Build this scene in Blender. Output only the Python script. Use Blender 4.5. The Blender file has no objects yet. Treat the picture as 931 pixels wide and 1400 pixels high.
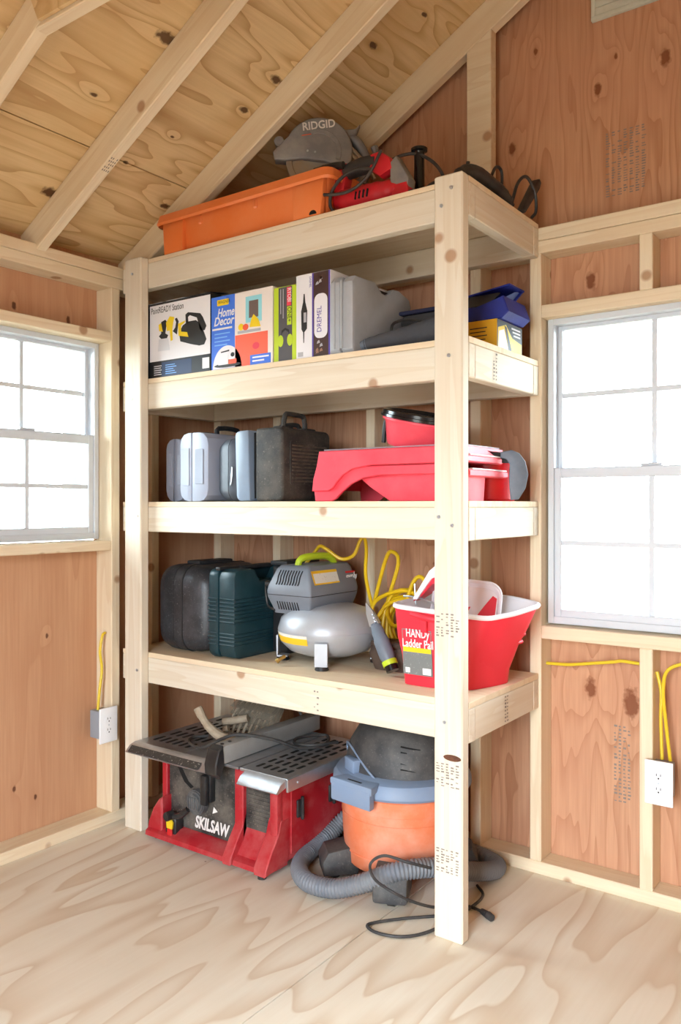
import bpy, bmesh, math, random
from mathutils import Vector, Matrix, Euler
random.seed(7)
S = 0.0254                      # everything below is measured in inches
sc = bpy.context.scene
C = sc.collection
PI = math.pi
R = math.radians

# ------------------------------------------------------------------ camera
cam_d = bpy.data.cameras.new('camera'); cam = bpy.data.objects.new('camera', cam_d); C.objects.link(cam)
cam.location = (0, 0, 46.2*S)
cam.rotation_euler = (R(90), 0, R(35.9))
cam_d.sensor_fit = 'VERTICAL'; cam_d.sensor_height = 36.0
cam_d.lens = 1115/1400*36.0
cam_d.shift_y = (690-700)/1400
cam_d.clip_start = 0.02; cam_d.clip_end = 200
sc.camera = cam
# ------------------------------------------------------------------ view
sc.view_settings.view_transform = 'Standard'; sc.view_settings.look = 'None'
sc.view_settings.gamma = 1.0; sc.view_settings.use_curve_mapping = False
sc.view_settings.exposure = 0.23
# ------------------------------------------------------------------ world: bright overcast sky
W = bpy.data.worlds.new('sky'); sc.world = W; W.use_nodes = True
wn = W.node_tree; bg = wn.nodes['Background']
bg.inputs['Color'].default_value = (0.80, 0.91, 1.0, 1); bg.inputs['Strength'].default_value = 25.0
def portal(loc, rot, sx, sy):
    d = bpy.data.lights.new('sky_portal', 'AREA'); d.shape = 'RECTANGLE'; d.size = sx*S; d.size_y = sy*S
    d.cycles.is_portal = True
    o = bpy.data.objects.new('sky_portal', d); C.objects.link(o); o.location = Vector(loc)*S; o.rotation_euler = rot
portal((-102, 64.8, 55.4), (0, R(-90), 0), 29, 23)
portal((-26.6, 103, 50.3), (R(-90), 0, 0), 25, 38)
portal((-16, -41, 40), (R(90), 0, 0), 38, 78)
cy = sc.cycles
cy.max_bounces = 10; cy.diffuse_bounces = 4; cy.glossy_bounces = 4; cy.transparent_max_bounces = 12
cy.caustics_reflective = False; cy.caustics_refractive = False; cy.sample_clamp_indirect = 8
cy.use_denoising = True

# ------------------------------------------------------------------ materials
class NT:
    def __init__(s, name):
        s.m = bpy.data.materials.new(name); s.m.use_nodes = True; s.t = s.m.node_tree; s.n = s.t.nodes; s.l = s.t.links
        s.b = s.n['Principled BSDF']
    def new(s, typ, **kw):
        n = s.n.new(typ)
        for k, v in kw.items(): setattr(n, k, v)
        return n
    def put(s, sock, v):
        if hasattr(v, 'is_output') or isinstance(v, bpy.types.NodeSocket): s.l.new(v, sock)
        else:
            if isinstance(v, (tuple, list)) and len(v) == 3 and sock.type == 'RGBA': v = (*v, 1)
            sock.default_value = v
    def math(s, op, a, b=0.0, c=None, clamp=False):
        n = s.new('ShaderNodeMath', operation=op, use_clamp=clamp); s.put(n.inputs[0], a); s.put(n.inputs[1], b)
        if c is not None: s.put(n.inputs[2], c)
        return n.outputs[0]
    def vmath(s, op, a, b=(0, 0, 0)):
        n = s.new('ShaderNodeVectorMath', operation=op); s.put(n.inputs[0], a); s.put(n.inputs[1], b)
        return n.outputs['Value'] if op in ('LENGTH', 'DISTANCE', 'DOT_PRODUCT') else n.outputs[0]
    def coord(s): return s.new('ShaderNodeTexCoord').outputs['Object']
    def noise(s, vec, scale, detail=3.0, rough=0.5, dist=0.0, dim='3D'):
        n = s.new('ShaderNodeTexNoise', noise_dimensions=dim); s.put(n.inputs['Vector'], vec)
        n.inputs['Scale'].default_value = scale; n.inputs['Detail'].default_value = detail
        n.inputs['Roughness'].default_value = rough; n.inputs['Distortion'].default_value = dist
        return n.outputs['Fac']
    def rng(s, v, a, b, c=0.0, d=1.0):
        n = s.new('ShaderNodeMapRange'); s.put(n.inputs['Value'], v)
        for k, x in zip(('From Min', 'From Max', 'To Min', 'To Max'), (a, b, c, d)): s.put(n.inputs[k], x)
        return n.outputs[0]
    def mix(s, f, a, b, blend='MIX'):
        n = s.new('ShaderNodeMix', data_type='RGBA', blend_type=blend); s.put(n.inputs['Factor'], f)
        s.put(n.inputs['A'], a) if False else s.put([i for i in n.inputs if i.name == 'A' and i.type == 'RGBA'][0], a)
        s.put([i for i in n.inputs if i.name == 'B' and i.type == 'RGBA'][0], b)
        return [o for o in n.outputs if o.type == 'RGBA'][0]
    def bump(s, h, strength=0.2, dist=0.001):
        n = s.new('ShaderNodeBump'); n.inputs['Strength'].default_value = strength; n.inputs['Distance'].default_value = dist
        s.put(n.inputs['Height'], h); s.l.new(n.outputs[0], s.b.inputs['Normal'])
def lin(c):    # sRGB 0-255 -> linear
    return tuple(((x/255)/12.92 if x/255 <= 0.04045 else ((x/255+0.055)/1.055)**2.4) for x in c)

def wood(name, light, dark, wear, scale_uv, freq, knots=(), amt=0.6, fine=0.35, random_shift=False, streak=(90, 4, 90), knot_col=(88, 48, 25), rough=0.75, splotch=0.5, seed=0.0, thr=(0.15, 0.95), kb=2.6):
    """Sawn wood or plywood. scale_uv: per axis scale of the growth-ring field, small along the grain."""
    t = NT(name); co = t.coord()
    if random_shift:
        oi = t.new('ShaderNodeObjectInfo').outputs['Random']
        k = t.math('MULTIPLY', oi, 37.0)
        cmb = t.new('ShaderNodeCombineXYZ'); t.put(cmb.inputs[0], k); t.put(cmb.inputs[1], t.math('MULTIPLY', oi, 11.0)); t.put(cmb.inputs[2], k)
        co2 = t.vmath('ADD', co, cmb.outputs[0])
    else: co2 = t.vmath('ADD', co, (seed, seed*0.7, seed*1.3))
    f = t.noise(t.vmath('MULTIPLY', co2, scale_uv), 1.0, 2.0, 0.45, 0.15)
    field = t.math('MULTIPLY', f, freq)
    kmask = None
    for (kx, ky, kz, kr) in knots:                 # inches; kr radius
        d = t.vmath('MULTIPLY', t.vmath('SUBTRACT', co, (kx*S, ky*S, kz*S)), tuple((0.55 if s_ < 3 else 1.0)/S for s_ in scale_uv))
        L = t.vmath('LENGTH', d)
        g = t.math('POWER', 2.718, t.math('MULTIPLY', t.math('MULTIPLY', L, L), -1.0/(kr*kr*9.0)))
        field = t.math('ADD', field, t.math('MULTIPLY', g, kb))
        inside = t.rng(t.math('ADD', L, t.math('MULTIPLY', t.noise(co, 60, 2), kr*0.9)), kr*1.35, kr*0.95, 0, 1)
        kmask = inside if kmask is None else t.math('MAXIMUM', kmask, inside)
    ring = t.math('FRACT', field)
    ring = t.math('MULTIPLY', t.rng(ring, 0.0, thr[1]), t.rng(ring, 1.0, thr[1]))
    ring = t.math('POWER', t.rng(ring, thr[0], 1.0), 1.6)
    st = t.noise(t.vmath('MULTIPLY', co2, streak), 1.0, 4.0, 0.6)
    big = t.noise(co2, 3.0, 3.0, 0.5)
    col = t.mix(t.math('MULTIPLY', ring, amt), light, dark)
    col = t.mix(t.math('MULTIPLY', t.rng(st, 0.35, 0.75), fine), col, dark)
    col = t.mix(t.math('MULTIPLY', t.rng(big, 0.4, 0.7), splotch), col, wear)
    if kmask is not None:
        col = t.mix(t.math('MULTIPLY', kmask, 0.88), col, lin(knot_col))
    # small scattered knots
    vo = t.new('ShaderNodeTexVoronoi'); t.put(vo.inputs['Vector'], co2); vo.inputs['Scale'].default_value = 3.2 if not random_shift else 5.0
    sk = t.rng(vo.outputs['Distance'], 0.014 if not random_shift else 0.11, 0.006 if not random_shift else 0.07)
    col = t.mix(t.math('MULTIPLY', sk, 0.75), col, lin(knot_col))
    t.put(t.b.inputs['Base Color'], col); t.b.inputs['Roughness'].default_value = rough
    t.b.inputs['Specular IOR Level'].default_value = 0.25
    t.bump(t.math('ADD', st, t.math('MULTIPLY', ring, 0.3)), 0.25, 0.0008)
    return t.m

def paint(name, col, rough=0.5, metal=0.0, wear=None, wear_amt=0.35, wear_scale=8, bump=0.0, spec=0.5, speck=None, speck_amt=0.0, bscale=120):
    t = NT(name); c = lin(col); out = c
    co = t.coord()
    if wear is not None:
        n = t.noise(co, wear_scale, 6, 0.65)
        out = t.mix(t.math('MULTIPLY', t.rng(n, 0.42, 0.68), wear_amt), c, lin(wear))
    if speck is not None:
        n = t.noise(co, 140, 4, 0.7)
        out = t.mix(t.math('MULTIPLY', t.rng(n, 0.60, 0.68), speck_amt), out, lin(speck))
    t.put(t.b.inputs['Base Color'], out)
    t.b.inputs['Roughness'].default_value = rough; t.b.inputs['Metallic'].default_value = metal
    t.b.inputs['Specular IOR Level'].default_value = spec
    if bump: t.bump(t.noise(co, bscale, 3), bump, 0.0015)
    return t.m

def window_glass(name):
    t = NT(name); t.n.remove(t.b)
    tr = t.new('ShaderNodeBsdfTransparent'); tr.inputs[0].default_value = (0.95, 0.98, 0.97, 1)
    gl = t.new('ShaderNodeBsdfGlossy'); gl.inputs['Roughness'].default_value = 0.03
    fr = t.new('ShaderNodeFresnel'); fr.inputs[0].default_value = 1.3
    mx = t.new('ShaderNodeMixShader'); t.l.new(fr.outputs[0], mx.inputs[0]); t.l.new(tr.outputs[0], mx.inputs[1]); t.l.new(gl.outputs[0], mx.inputs[2])
    t.l.new(mx.outputs[0], t.n['Material Output'].inputs[0]); return t.m

KG = [(-33.4, 100.5, 97.6, 0.6), (-25.4, 100.5, 99.0, 0.8), (-44.8, 100.5, 93.2, 0.6), (-34.3, 100.5, 74.0, 0.8), (-34.3, 100.5, 23.4, 0.9), (-29.3, 100.5, 22.2, 1.3),
      (-41.5, 100.5, 105, 0.35), (-58, 100.5, 91.0, 0.35), (-31.2, 100.5, 101, 0.3), (-56, 100.5, 38, 0.8), (-57.5, 100.5, 33, 0.9)]
KL = [(-99.7, 59.8, 31.5, 0.35), (-99.7, 68, 28.0, 0.3), (-99.7, 63, 8.0, 0.35), (-99.7, 66.2, 6.0, 0.3), (-99.7, 58.2, 5.0, 0.25), (-99.7, 63, 72.9, 0.4), (-99.7, 71.5, 72.5, 0.45)]
M = {}
M['ply_gable'] = wood('fir_plywood_gable', lin((205, 157, 123)), lin((148, 88, 54)), lin((194, 139, 110)), (9, 9, 1.1), 9, KG, amt=0.42, streak=(110, 110, 4), kb=1.8, thr=(0.4, 0.97), knot_col=(124, 70, 42))
M['ply_left'] = wood('fir_plywood_left', lin((202, 157, 122)), lin((166, 110, 76)), lin((190, 139, 105)), (8, 6, 0.8), 5, KL, kb=.6, amt=0.3, streak=(110, 110, 4), seed=4.0, knot_col=(84, 44, 28))
M['ply_floor'] = wood('pine_plywood_floor', lin((230, 222, 206)), lin((196, 168, 136)), lin((220, 206, 184)), (4.0, 0.8, 3), 10, (), amt=0.62, fine=0.15, streak=(70, 3, 70), rough=0.7, seed=2.0, thr=(0.35, 0.9), knot_col=(120, 84, 60))
M['lumber'] = wood('spruce_lumber', lin((232, 216, 188)), lin((208, 178, 138)), lin((228, 206, 172)), (1.0, 16, 16), 5, (), amt=0.4, fine=0.3, random_shift=True, streak=(3.5, 120, 120), knot_col=(160, 112, 74))
M['shelf_lumber'] = wood('shelf_lumber', lin((228, 218, 201)), lin((206, 184, 152)), lin((224, 211, 188)), (1.0, 16, 16), 5, (), amt=0.4, fine=0.3, random_shift=True, streak=(3.5, 120, 120), knot_col=(165, 118, 80))
M['deck_ply'] = wood('sanded_shelf_plywood', lin((236, 218, 190)), lin((210, 178, 138)), lin((230, 206, 172)), (0.8, 9, 3), 5, (), amt=0.35, streak=(3, 80, 80), seed=8.0)
M['deck_edge'] = paint('plywood_edge', (224, 196, 156), 0.8, wear=(176, 128, 84), wear_amt=0.5, wear_scale=40)
M['vinyl'] = paint('white_vinyl', (206, 211, 217), 0.4)
M['glass'] = window_glass('window_glass')
M['dark'] = paint('black_gap', (20, 18, 17), 0.6)

# ------------------------------------------------------------------ mesh building
class B:
    def __init__(s): s.bm = bmesh.new()
    def _x(s, vs, m):
        if m is not None: bmesh.ops.transform(s.bm, matrix=m, verts=vs)
    def box(s, x0, x1, y0, y1, z0, z1, bev=0.0, seg=1, m=None, taper=None):
        r = bmesh.ops.create_cube(s.bm, size=1.0); vs = r['verts']
        for v in vs:
            v.co = Vector(((x0+x1)/2+v.co.x*(x1-x0), (y0+y1)/2+v.co.y*(y1-y0), (z0+z1)/2+v.co.z*(z1-z0)))
        if taper:                                     # shrink the lower end by (tx, ty) inches a side
            for v in vs:
                if v.co.z < (z0+z1)/2:
                    v.co.x += taper[0]*(1 if v.co.x < (x0+x1)/2 else -1); v.co.y += taper[1]*(1 if v.co.y < (y0+y1)/2 else -1)
        if bev > 0:
            es = list({e for v in vs for e in v.link_edges})
            r = bmesh.ops.bevel(s.bm, geom=es, offset=bev, segments=seg, affect='EDGES', profile=0.5, clamp_overlap=True)
            vs = list({v for f in r['faces'] for v in f.verts} | {v for v in vs if v.is_valid})
        s._x(vs, m); return s
    def prism(s, pts, axis, a0, a1, bev=0.0, seg=2, m=None):
        """polygon pts (2D) extruded along axis: 'x' -> pts are (y,z), 'y' -> (x,z), 'z' -> (x,y)"""
        def P(p, a): return Vector((a, p[0], p[1])) if axis == 'x' else Vector((p[0], a, p[1])) if axis == 'y' else Vector((p[0], p[1], a))
        lo = [s.bm.verts.new(P(p, a0)) for p in pts]; hi = [s.bm.verts.new(P(p, a1)) for p in pts]
        n = len(pts); caps = [s.bm.faces.new(lo), s.bm.faces.new(hi)]; side = []
        for i in range(n): side.append(s.bm.faces.new((lo[i], lo[(i+1) % n], hi[(i+1) % n], hi[i])))
        bmesh.ops.recalc_face_normals(s.bm, faces=caps+side); vs = lo+hi
        if bev > 0:
            es = [e for f in caps for e in f.edges]
            r = bmesh.ops.bevel(s.bm, geom=es, offset=bev, segments=seg, affect='EDGES', profile=0.5, clamp_overlap=True)
            vs = list({v for f in r['faces'] for v in f.verts} | {v for v in vs if v.is_valid})
        s._x(vs, m); return s
    def cyl(s, p0, p1, r0, r1=None, n=20, bev=0.0, m=None):
        r1 = r0 if r1 is None else r1
        p0 = Vector(p0); p1 = Vector(p1); d = p1-p0; L = d.length
        q = d.to_track_quat('Z', 'Y').to_matrix().to_4x4()
        r = bmesh.ops.create_cone(s.bm, cap_ends=True, segments=n, radius1=max(r0, 1e-4), radius2=max(r1, 1e-4), depth=L)
        vs = r['verts']
        bmesh.ops.transform(s.bm, matrix=Matrix.Translation((p0+p1)/2) @ q, verts=vs)
        if bev > 0:
            es = [e for e in {e for v in vs for e in v.link_edges} if any(len(f.verts) > 4 for f in e.link_faces)]
            r = bmesh.ops.bevel(s.bm, geom=es, offset=bev, segments=2, affect='EDGES', clamp_overlap=True)
            vs = list({v for f in r['faces'] for v in f.verts} | {v for v in vs if v.is_valid})
        s._x(vs, m); return s
    def lathe(s, prof, n=40, m=None, sx=1.0, sy=1.0):
        rings = []; vs = []
        for (r, z) in prof:
            if r <= 1e-6: rings.append([s.bm.verts.new((0, 0, z))])
            else: rings.append([s.bm.verts.new((r*sx*math.cos(2*PI*i/n), r*sy*math.sin(2*PI*i/n), z)) for i in range(n)])
            vs += rings[-1]
        fs = []
        for a, b in zip(rings, rings[1:]):
            for i in range(n):
                j = (i+1) % n
                if len(a) == 1 and len(b) == 1: continue
                if len(a) == 1: fs.append(s.bm.faces.new((a[0], b[j], b[i])))
                elif len(b) == 1: fs.append(s.bm.faces.new((a[i], a[j], b[0])))
                else: fs.append(s.bm.faces.new((a[i], a[j], b[j], b[i])))
        for ring in (rings[0], rings[-1]):
            if len(ring) > 1: 
                try: fs.append(s.bm.faces.new(ring))
                except ValueError: pass
        bmesh.ops.recalc_face_normals(s.bm, faces=fs)
        s._x(vs, m); return s
    def sphere(s, c, r, sc_=(1, 1, 1), n=20, m=None):
        q = bmesh.ops.create_uvsphere(s.bm, u_segments=n, v_segments=max(8, n//2), radius=r)
        for v in q['verts']: v.co = Vector((v.co.x*sc_[0], v.co.y*sc_[1], v.co.z*sc_[2]))+Vector(c)
        s._x(q['verts'], m); return s
    def tube(s, path, r, n=8, smooth=4, closed=False, ribs=None, m=None, flat=1.0):
        """round tube along a Catmull-Rom path; ribs=(pitch, depth) corrugates it"""
        P = [Vector(p) for p in path]
        pts = []
        if smooth > 1 and len(P) > 2:
            rngi = range(len(P) if closed else len(P)-1)
            for i in rngi:
                p0 = P[(i-1) % len(P)] if closed or i > 0 else P[0]*2-P[1]
                p1 = P[i]; p2 = P[(i+1) % len(P)]
                p3 = P[(i+2) % len(P)] if closed or i+2 < len(P) else P[-1]*2-P[-2]
                for k in range(smooth):
                    t = k/smooth
                    pts.append(0.5*((2*p1)+(p2-p0)*t+(2*p0-5*p1+4*p2-p3)*t*t+(3*p1-p0-3*p2+p3)*t**3))
            if not closed: pts.append(P[-1].copy())
        else: pts = P
        if ribs:                                   # resample evenly
            pitch, dep = ribs; out = [pts[0]]; acc = 0.0; step = pitch/4
            for a, b in zip(pts, pts[1:]):
                L = (b-a).length; t = step-acc
                while t <= L: out.append(a+(b-a)*(t/L)); t += step
                acc = L-(t-step)
            pts = out
        N = len(pts); rings = []; up = Vector((0, 0, 1)); nrm = None; vs = []
        for i, p in enumerate(pts):
            a = pts[i-1] if i > 0 else (pts[-1] if closed else p); b = pts[i+1] if i < N-1 else (pts[0] if closed else p)
            d = (b-a).normalized()
            if nrm is None:
                nrm = d.cross(up)
                if nrm.length < 0.05: nrm = d.cross(Vector((1, 0, 0)))
            nrm = (nrm-d*nrm.dot(d)).normalized(); bn = d.cross(nrm)
            rr = r[min(int(i/N*len(r)), len(r)-1)] if isinstance(r, (list, tuple)) else r
            if ribs: rr = rr-(ribs[1] if i % 4 in (2, 3) else 0)
            ring = [s.bm.verts.new(p+nrm*(rr*math.cos(2*PI*k/n))+bn*(rr*flat*math.sin(2*PI*k/n))) for k in range(n)]
            rings.append(ring); vs += ring
        fs = []
        prs = list(zip(rings, rings[1:]))+([(rings[-1], rings[0])] if closed else [])
        for a, b in prs:
            for k in range(n): fs.append(s.bm.faces.new((a[k], a[(k+1) % n], b[(k+1) % n], b[k])))
        if not closed: fs.append(s.bm.faces.new(rings[0])); fs.append(s.bm.faces.new(rings[-1]))
        bmesh.ops.recalc_face_normals(s.bm, faces=fs)
        s._x(vs, m); return s
    def loft(s, loops, cap=True, m=None):
        """loops: equal-length closed loops of 3D points"""
        rings = [[s.bm.verts.new(p) for p in lp] for lp in loops]; fs = []; n = len(loops[0])
        for a, b in zip(rings, rings[1:]):
            for k in range(n): fs.append(s.bm.faces.new((a[k], a[(k+1) % n], b[(k+1) % n], b[k])))
        if cap: fs.append(s.bm.faces.new(rings[0])); fs.append(s.bm.faces.new(rings[-1]))
        bmesh.ops.recalc_face_normals(s.bm, faces=fs)
        s._x([v for r in rings for v in r], m); return s
    def build(s, name, mat, parent=None, smooth=True, ang=35, label=None):
        for v in s.bm.verts: v.co *= S
        me = bpy.data.meshes.new(name); s.bm.to_mesh(me); s.bm.free()
        if smooth:
            for p in me.polygons: p.use_smooth = True
            me.set_sharp_from_angle(angle=R(ang))
        me.materials.append(M[mat] if isinstance(mat, str) else mat)
        o = bpy.data.objects.new(name, me); C.objects.link(o)
        if parent is not None: o.parent = parent
        if label: o['label'] = label
        return o
def rr(x0, x1, y0, y1, r, n=5):
    """rounded rectangle outline"""
    if not isinstance(r, (list, tuple)): r = (r,)*4
    out = []
    for (cx, cy, a0, q) in ((x1-r[0], y1-r[0], 0, r[0]), (x0+r[1], y1-r[1], 90, r[1]), (x0+r[2], y0+r[2], 180, r[2]), (x1-r[3], y0+r[3], 270, r[3])):
        for i in range(n+1):
            a = R(a0+90*i/n); out.append((cx+q*math.cos(a), cy+q*math.sin(a)))
    return out
def thing(name, label, cat, loc=(0, 0, 0), rotz=0.0, group=None, rot=None):
    o = bpy.data.objects.new(name, None); C.objects.link(o); o.empty_display_size = 0.05
    o.location = Vector(loc)*S; o.rotation_euler = rot if rot else (0, 0, R(rotz))
    o['label'] = label; o['category'] = cat
    if group: o['group'] = group
    return o
def struct(name):
    o = bpy.data.objects.new(name, None); C.objects.link(o); o['kind'] = 'structure'; o.empty_display_size = 0.05; return o
def tag(o, label, cat, group=None):
    o['label'] = label; o['category'] = cat
    if group: o['group'] = group
    return o
def board(name, x0, x1, y0, y1, z0, z1, mat='lumber', parent=None, bev=0.1):
    """sawn board in world inches; the mesh's local X runs along its length so that the grain follows it"""
    c = Vector(((x0+x1)/2, (y0+y1)/2, (z0+z1)/2)); d = (x1-x0, y1-y0, z1-z0); k = d.index(max(d))
    b = B()
    if k == 0: a = d; rot = (0, 0, 0)
    elif k == 1: a = (d[1], d[0], d[2]); rot = (0, 0, R(90))
    else: a = (d[2], d[1], d[0]); rot = (0, R(-90), 0)
    b.box(-a[0]/2, a[0]/2, -a[1]/2, a[1]/2, -a[2]/2, a[2]/2, bev)
    o = b.build(name, mat, parent, ang=20); o.location = c*S; o.rotation_euler = rot
    return o
def text(name, s, size, mat, parent, loc, rot=(R(90), 0, 0), align='LEFT', ext=0.015, shear=0.0, space=1.0, sx=1.0, bold=0.0, label=None):
    cu = bpy.data.curves.new(name, 'FONT'); cu.body = s; cu.size = size*S*1.4; cu.align_x = align; cu.extrude = ext*S; cu.shear = shear
    cu.space_character = space; cu.offset = bold*S; cu.resolution_u = 3; cu.space_line = 0.9
    t = bpy.data.objects.new(name, cu); C.objects.link(t)
    me = bpy.data.meshes.new_from_object(t); C.objects.unlink(t); bpy.data.objects.remove(t)
    if sx != 1.0:
        for v in me.vertices: v.co.x *= sx
    me.materials.clear(); me.materials.append(M[mat] if isinstance(mat, str) else mat)
    o = bpy.data.objects.new(name, me); C.objects.link(o); o.parent = parent; o.location = Vector(loc)*S; o.rotation_euler = rot
    if label: o['label'] = label
    return o

# ------------------------------------------------------------------ the room
X0, X1, Y0, Y1 = -99.7, 44.3, -38.0, 100.5       # inside faces of the sheathing
XS, YS = -96.2, 97.1                              # room-side faces of the studs
RIDGE = -27.7; SL = 0.556
def zlow(x): return 80.15+SL*((x if x < RIDGE else 2*RIDGE-x)+96.2)
def zup(x): return zlow(x)+4.45
fl = struct('floor')
for (a, b_) in ((X0, -49.75), (-49.65, -1.7), (-1.6, X1)):
    for (c, d) in ((Y0, 4.4), (4.5, Y1)):
        B().box(a, b_, c, d, -0.75, 0, 0.04).build('plywood_panel', 'ply_floor', fl, smooth=False)
# gable wall ----------------------------------------------------------------
gw = struct('wall_back')
def gpanel(poly): B().prism(poly, 'y', Y1, Y1+0.5).build('plywood_panel', 'ply_gable', gw, smooth=False)
gpanel([(X0, 0), (-48.05, 0), (-48.05, zup(-48.05)), (X0, zup(X0))])
gpanel([(-48, 0), (-39.2, 0), (-39.2, zup(-39.2)), (-48, zup(-48))])
gpanel([(-39.2, 0), (-14, 0), (-14, 31.1), (-39.2, 31.1)])
gpanel([(-39.2, 69.5), (-14, 69.5), (-14, zup(-14)), (RIDGE, zup(RIDGE)), (-39.2, zup(-39.2))])
gpanel([(-14, 0), (X1, 0), (X1, zup(X1)), (-14, zup(-14))])
board('bottom_plate', X0, X1, YS, Y1, 0, 1.6, parent=gw)
board('top_plate', XS, X1, YS, Y1, 77.6, 79.15, parent=gw)
board('top_plate', XS, X1, YS, Y1, 79.2, 80.8, parent=gw)
for x in (-96.2, -83.4, -65.8, -49.2, -40.9, -13.9, 0.0, 16, 32, 42.8): board('stud', x, x+1.5, YS, Y1, 1.6, 77.6, parent=gw)
board('window_header', -39.4, -13.9, YS, Y1, 69.5, 71.1, parent=gw)
board('window_sill', -39.4, -13.9, YS, Y1, 29.5, 31.1, parent=gw)
board('cripple_stud', -27.45, -25.95, YS, Y1, 1.6, 29.5, parent=gw)
board('cripple_stud', -27.45, -25.95, YS, Y1, 71.1, 77.6, parent=gw)
for (a, b_) in ((-49.7, -46.2), (-10, -6.5)):
    b = B(); b.prism([(a, 80.8), (b_, 80.8), (b_, zlow(b_)), (a, zlow(a))], 'y', YS, YS+1.5, 0.08, 1).build('gable_stud', 'lumber_v' if 'lumber_v' in M else 'lumber', gw)
# left wall -------------------------------------------------------------------
lw = struct('wall_left')
def lpanel(y0, y1, z0, z1): B().box(X0-0.5, X0, y0, y1, z0, z1).build('plywood_panel', 'ply_left', lw, smooth=False)
lpanel(76.2, Y1+0.5, 0, 84); lpanel(53.2, 76.2, 0, 41); lpanel(53.2, 76.2, 69.8, 84); lpanel(4.5, 53.2, 0, 84); lpanel(Y0, 4.45, 0, 84)
board('bottom_plate', X0, XS, Y0, YS, 0, 1.6, parent=lw)
board('top_plate', X0, XS, Y0, Y1, 77.7, 79.3, parent=lw)
board('top_plate', X0, XS, Y0, Y1, 79.35, 80.9, parent=lw)
for y in (-38, -24, -8, 8, 24, 40, 51.7, 76.3, 83.8): board('stud', X0, XS, y, y+1.5, 1.6, 77.7, parent=lw)
board('window_header', X0, XS, 53.2, 76.3, 69.8, 71.2, parent=lw)
board('window_sill', X0, XS, 53.2, 76.3, 39.6, 41.0, parent=lw)
# the walls out of frame; the door opening behind the camera lets the daylight in
rw = struct('wall_right')
for (y0, y1) in ((Y0, 4.45), (4.5, 52.5), (52.55, Y1+.5)): B().box(X1, X1+0.5, y0, y1, 0, 84).build('plywood_panel', 'ply_left', rw, smooth=False)
bw = struct('wall_front')
for poly in ([(X0, 0), (-35, 0), (-35, zup(-35)), (X0, zup(X0))], [(4, 0), (X1, 0), (X1, zup(X1)), (4, zup(4))], [(-35, 79), (4, 79), (4, zup(4)), (RIDGE, zup(RIDGE)), (-35, zup(-35))]):
    B().prism(poly, 'y', Y0-0.5, Y0).build('plywood_panel', 'ply_gable', bw, smooth=False)
# roof --------------------------------------------------------------------------
ce = struct('ceiling')
AL = math.atan(SL)
KR = [(33.8, 63.3, 0, 1.0), (8.3, 63.7, 0, 1.0), (36.6, 79.5, 0, 0.7), (31.0, 78.8, 0, 0.6), (47.2, 87.9, 0, 0.6), (12.7, 79.6, 0, 0.6), (16.8, 69.7, 0, 0.35),
      (23.5, 60.2, 0, 0.35), (23.0, 72.8, 0, 0.25), (54.0, 90.8, 0, 0.4)]
M['ply_roof'] = wood('yellow_pine_roof_plywood', lin((226, 198, 152)), lin((160, 114, 64)), lin((204, 166, 112)), (5.5, .8, 5.5), 11, KR, amt=0.6, kb=1.2, thr=(0.45, 0.97), fine=0.25, streak=(90, 3, 90), seed=5.0, knot_col=(70, 34, 16))
P0 = Vector((X0, 0, zup(X0)))
LR = (RIDGE-X0)/math.cos(AL)
def slope_obj(o, y=0.0, right=False):
    if not right: o.location = P0*S; o.rotation_euler = (0, -AL, 0)
    else: o.location = Vector((2*RIDGE-X0, 0, zup(X0)))*S; o.rotation_euler = (0, -AL, PI)
    o.location.y += y*S; return o
for right in (False, True):
    for (u0, u1) in ((-6, 16.7), (16.85, 64.8), (64.9, LR+0.2)):
        for (y0, y1) in ((Y0-4, 64.7), (64.8, Y1+6)):
            a, b_ = (y0, y1) if not right else (-y1, -y0)
            slope_obj(B().box(u0, u1, a, b_, 0, 0.55, 0.03).build('roof_panel', 'ply_roof', ce, smooth=False), 0, right)
    a, b_ = (Y0-4, Y1+6) if not right else (-Y1-6, -Y0+4)
    slope_obj(B().box(-6.5, LR+0.4, a, b_, 0.6, 0.9, 0).build('sky_blocker_sheet', 'dark', ce, smooth=False), 0, right)  # unseen sheet added above the panels to block sky light at the seams
    for y in (-38, -30.6, -14.9, 0.8, 16.5, 32.2, 47.9, 64.0, 80.3, 97.1):
        th = 4.45*math.cos(AL)
        b = B(); yy = (y, y+1.5) if not right else (-y-1.5, -y)
        b.prism([(-4, 0), (LR, 0), (LR-th*SL, -th), (-4, -th)], 'y', yy[0], yy[1], 0.12, 1)
        o = slope_obj(b.build('rafter', 'lumber', ce, ang=20), 0, right)
board('ridge_board', RIDGE-0.75, RIDGE+0.75, Y0, Y1, zup(RIDGE)-6, zup(RIDGE)-0.6, parent=ce)
for y in (-14.9, 16.5, 47.9):
    zt = 93.5; xa = -96.2+(zt-80.15)/SL
    b = B(); b.prism([(xa-.1, zt), (2*RIDGE-xa+.1, zt), (2*RIDGE-xa-6.3, zt+3.5), (xa+6.3, zt+3.5)], 'y', y+.03, y+1.47, .08, 1); b.build('collar_tie', 'lumber', ce, ang=20)
    for sg in (0, 1):
        q = [(xa+1.1, zt+.35), (xa+15, zt+.35), (xa+15, zt+5.5), (xa-.6, zt+5.5), (xa-.2, zt+3.0)]
        if sg: q = [(2*RIDGE-a_, c_) for a_, c_ in q]
        B().prism(q, 'y', y-.45, y-.02, .03, 1).build('plywood_gusset', 'ply_roof', ce, smooth=False)
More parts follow.
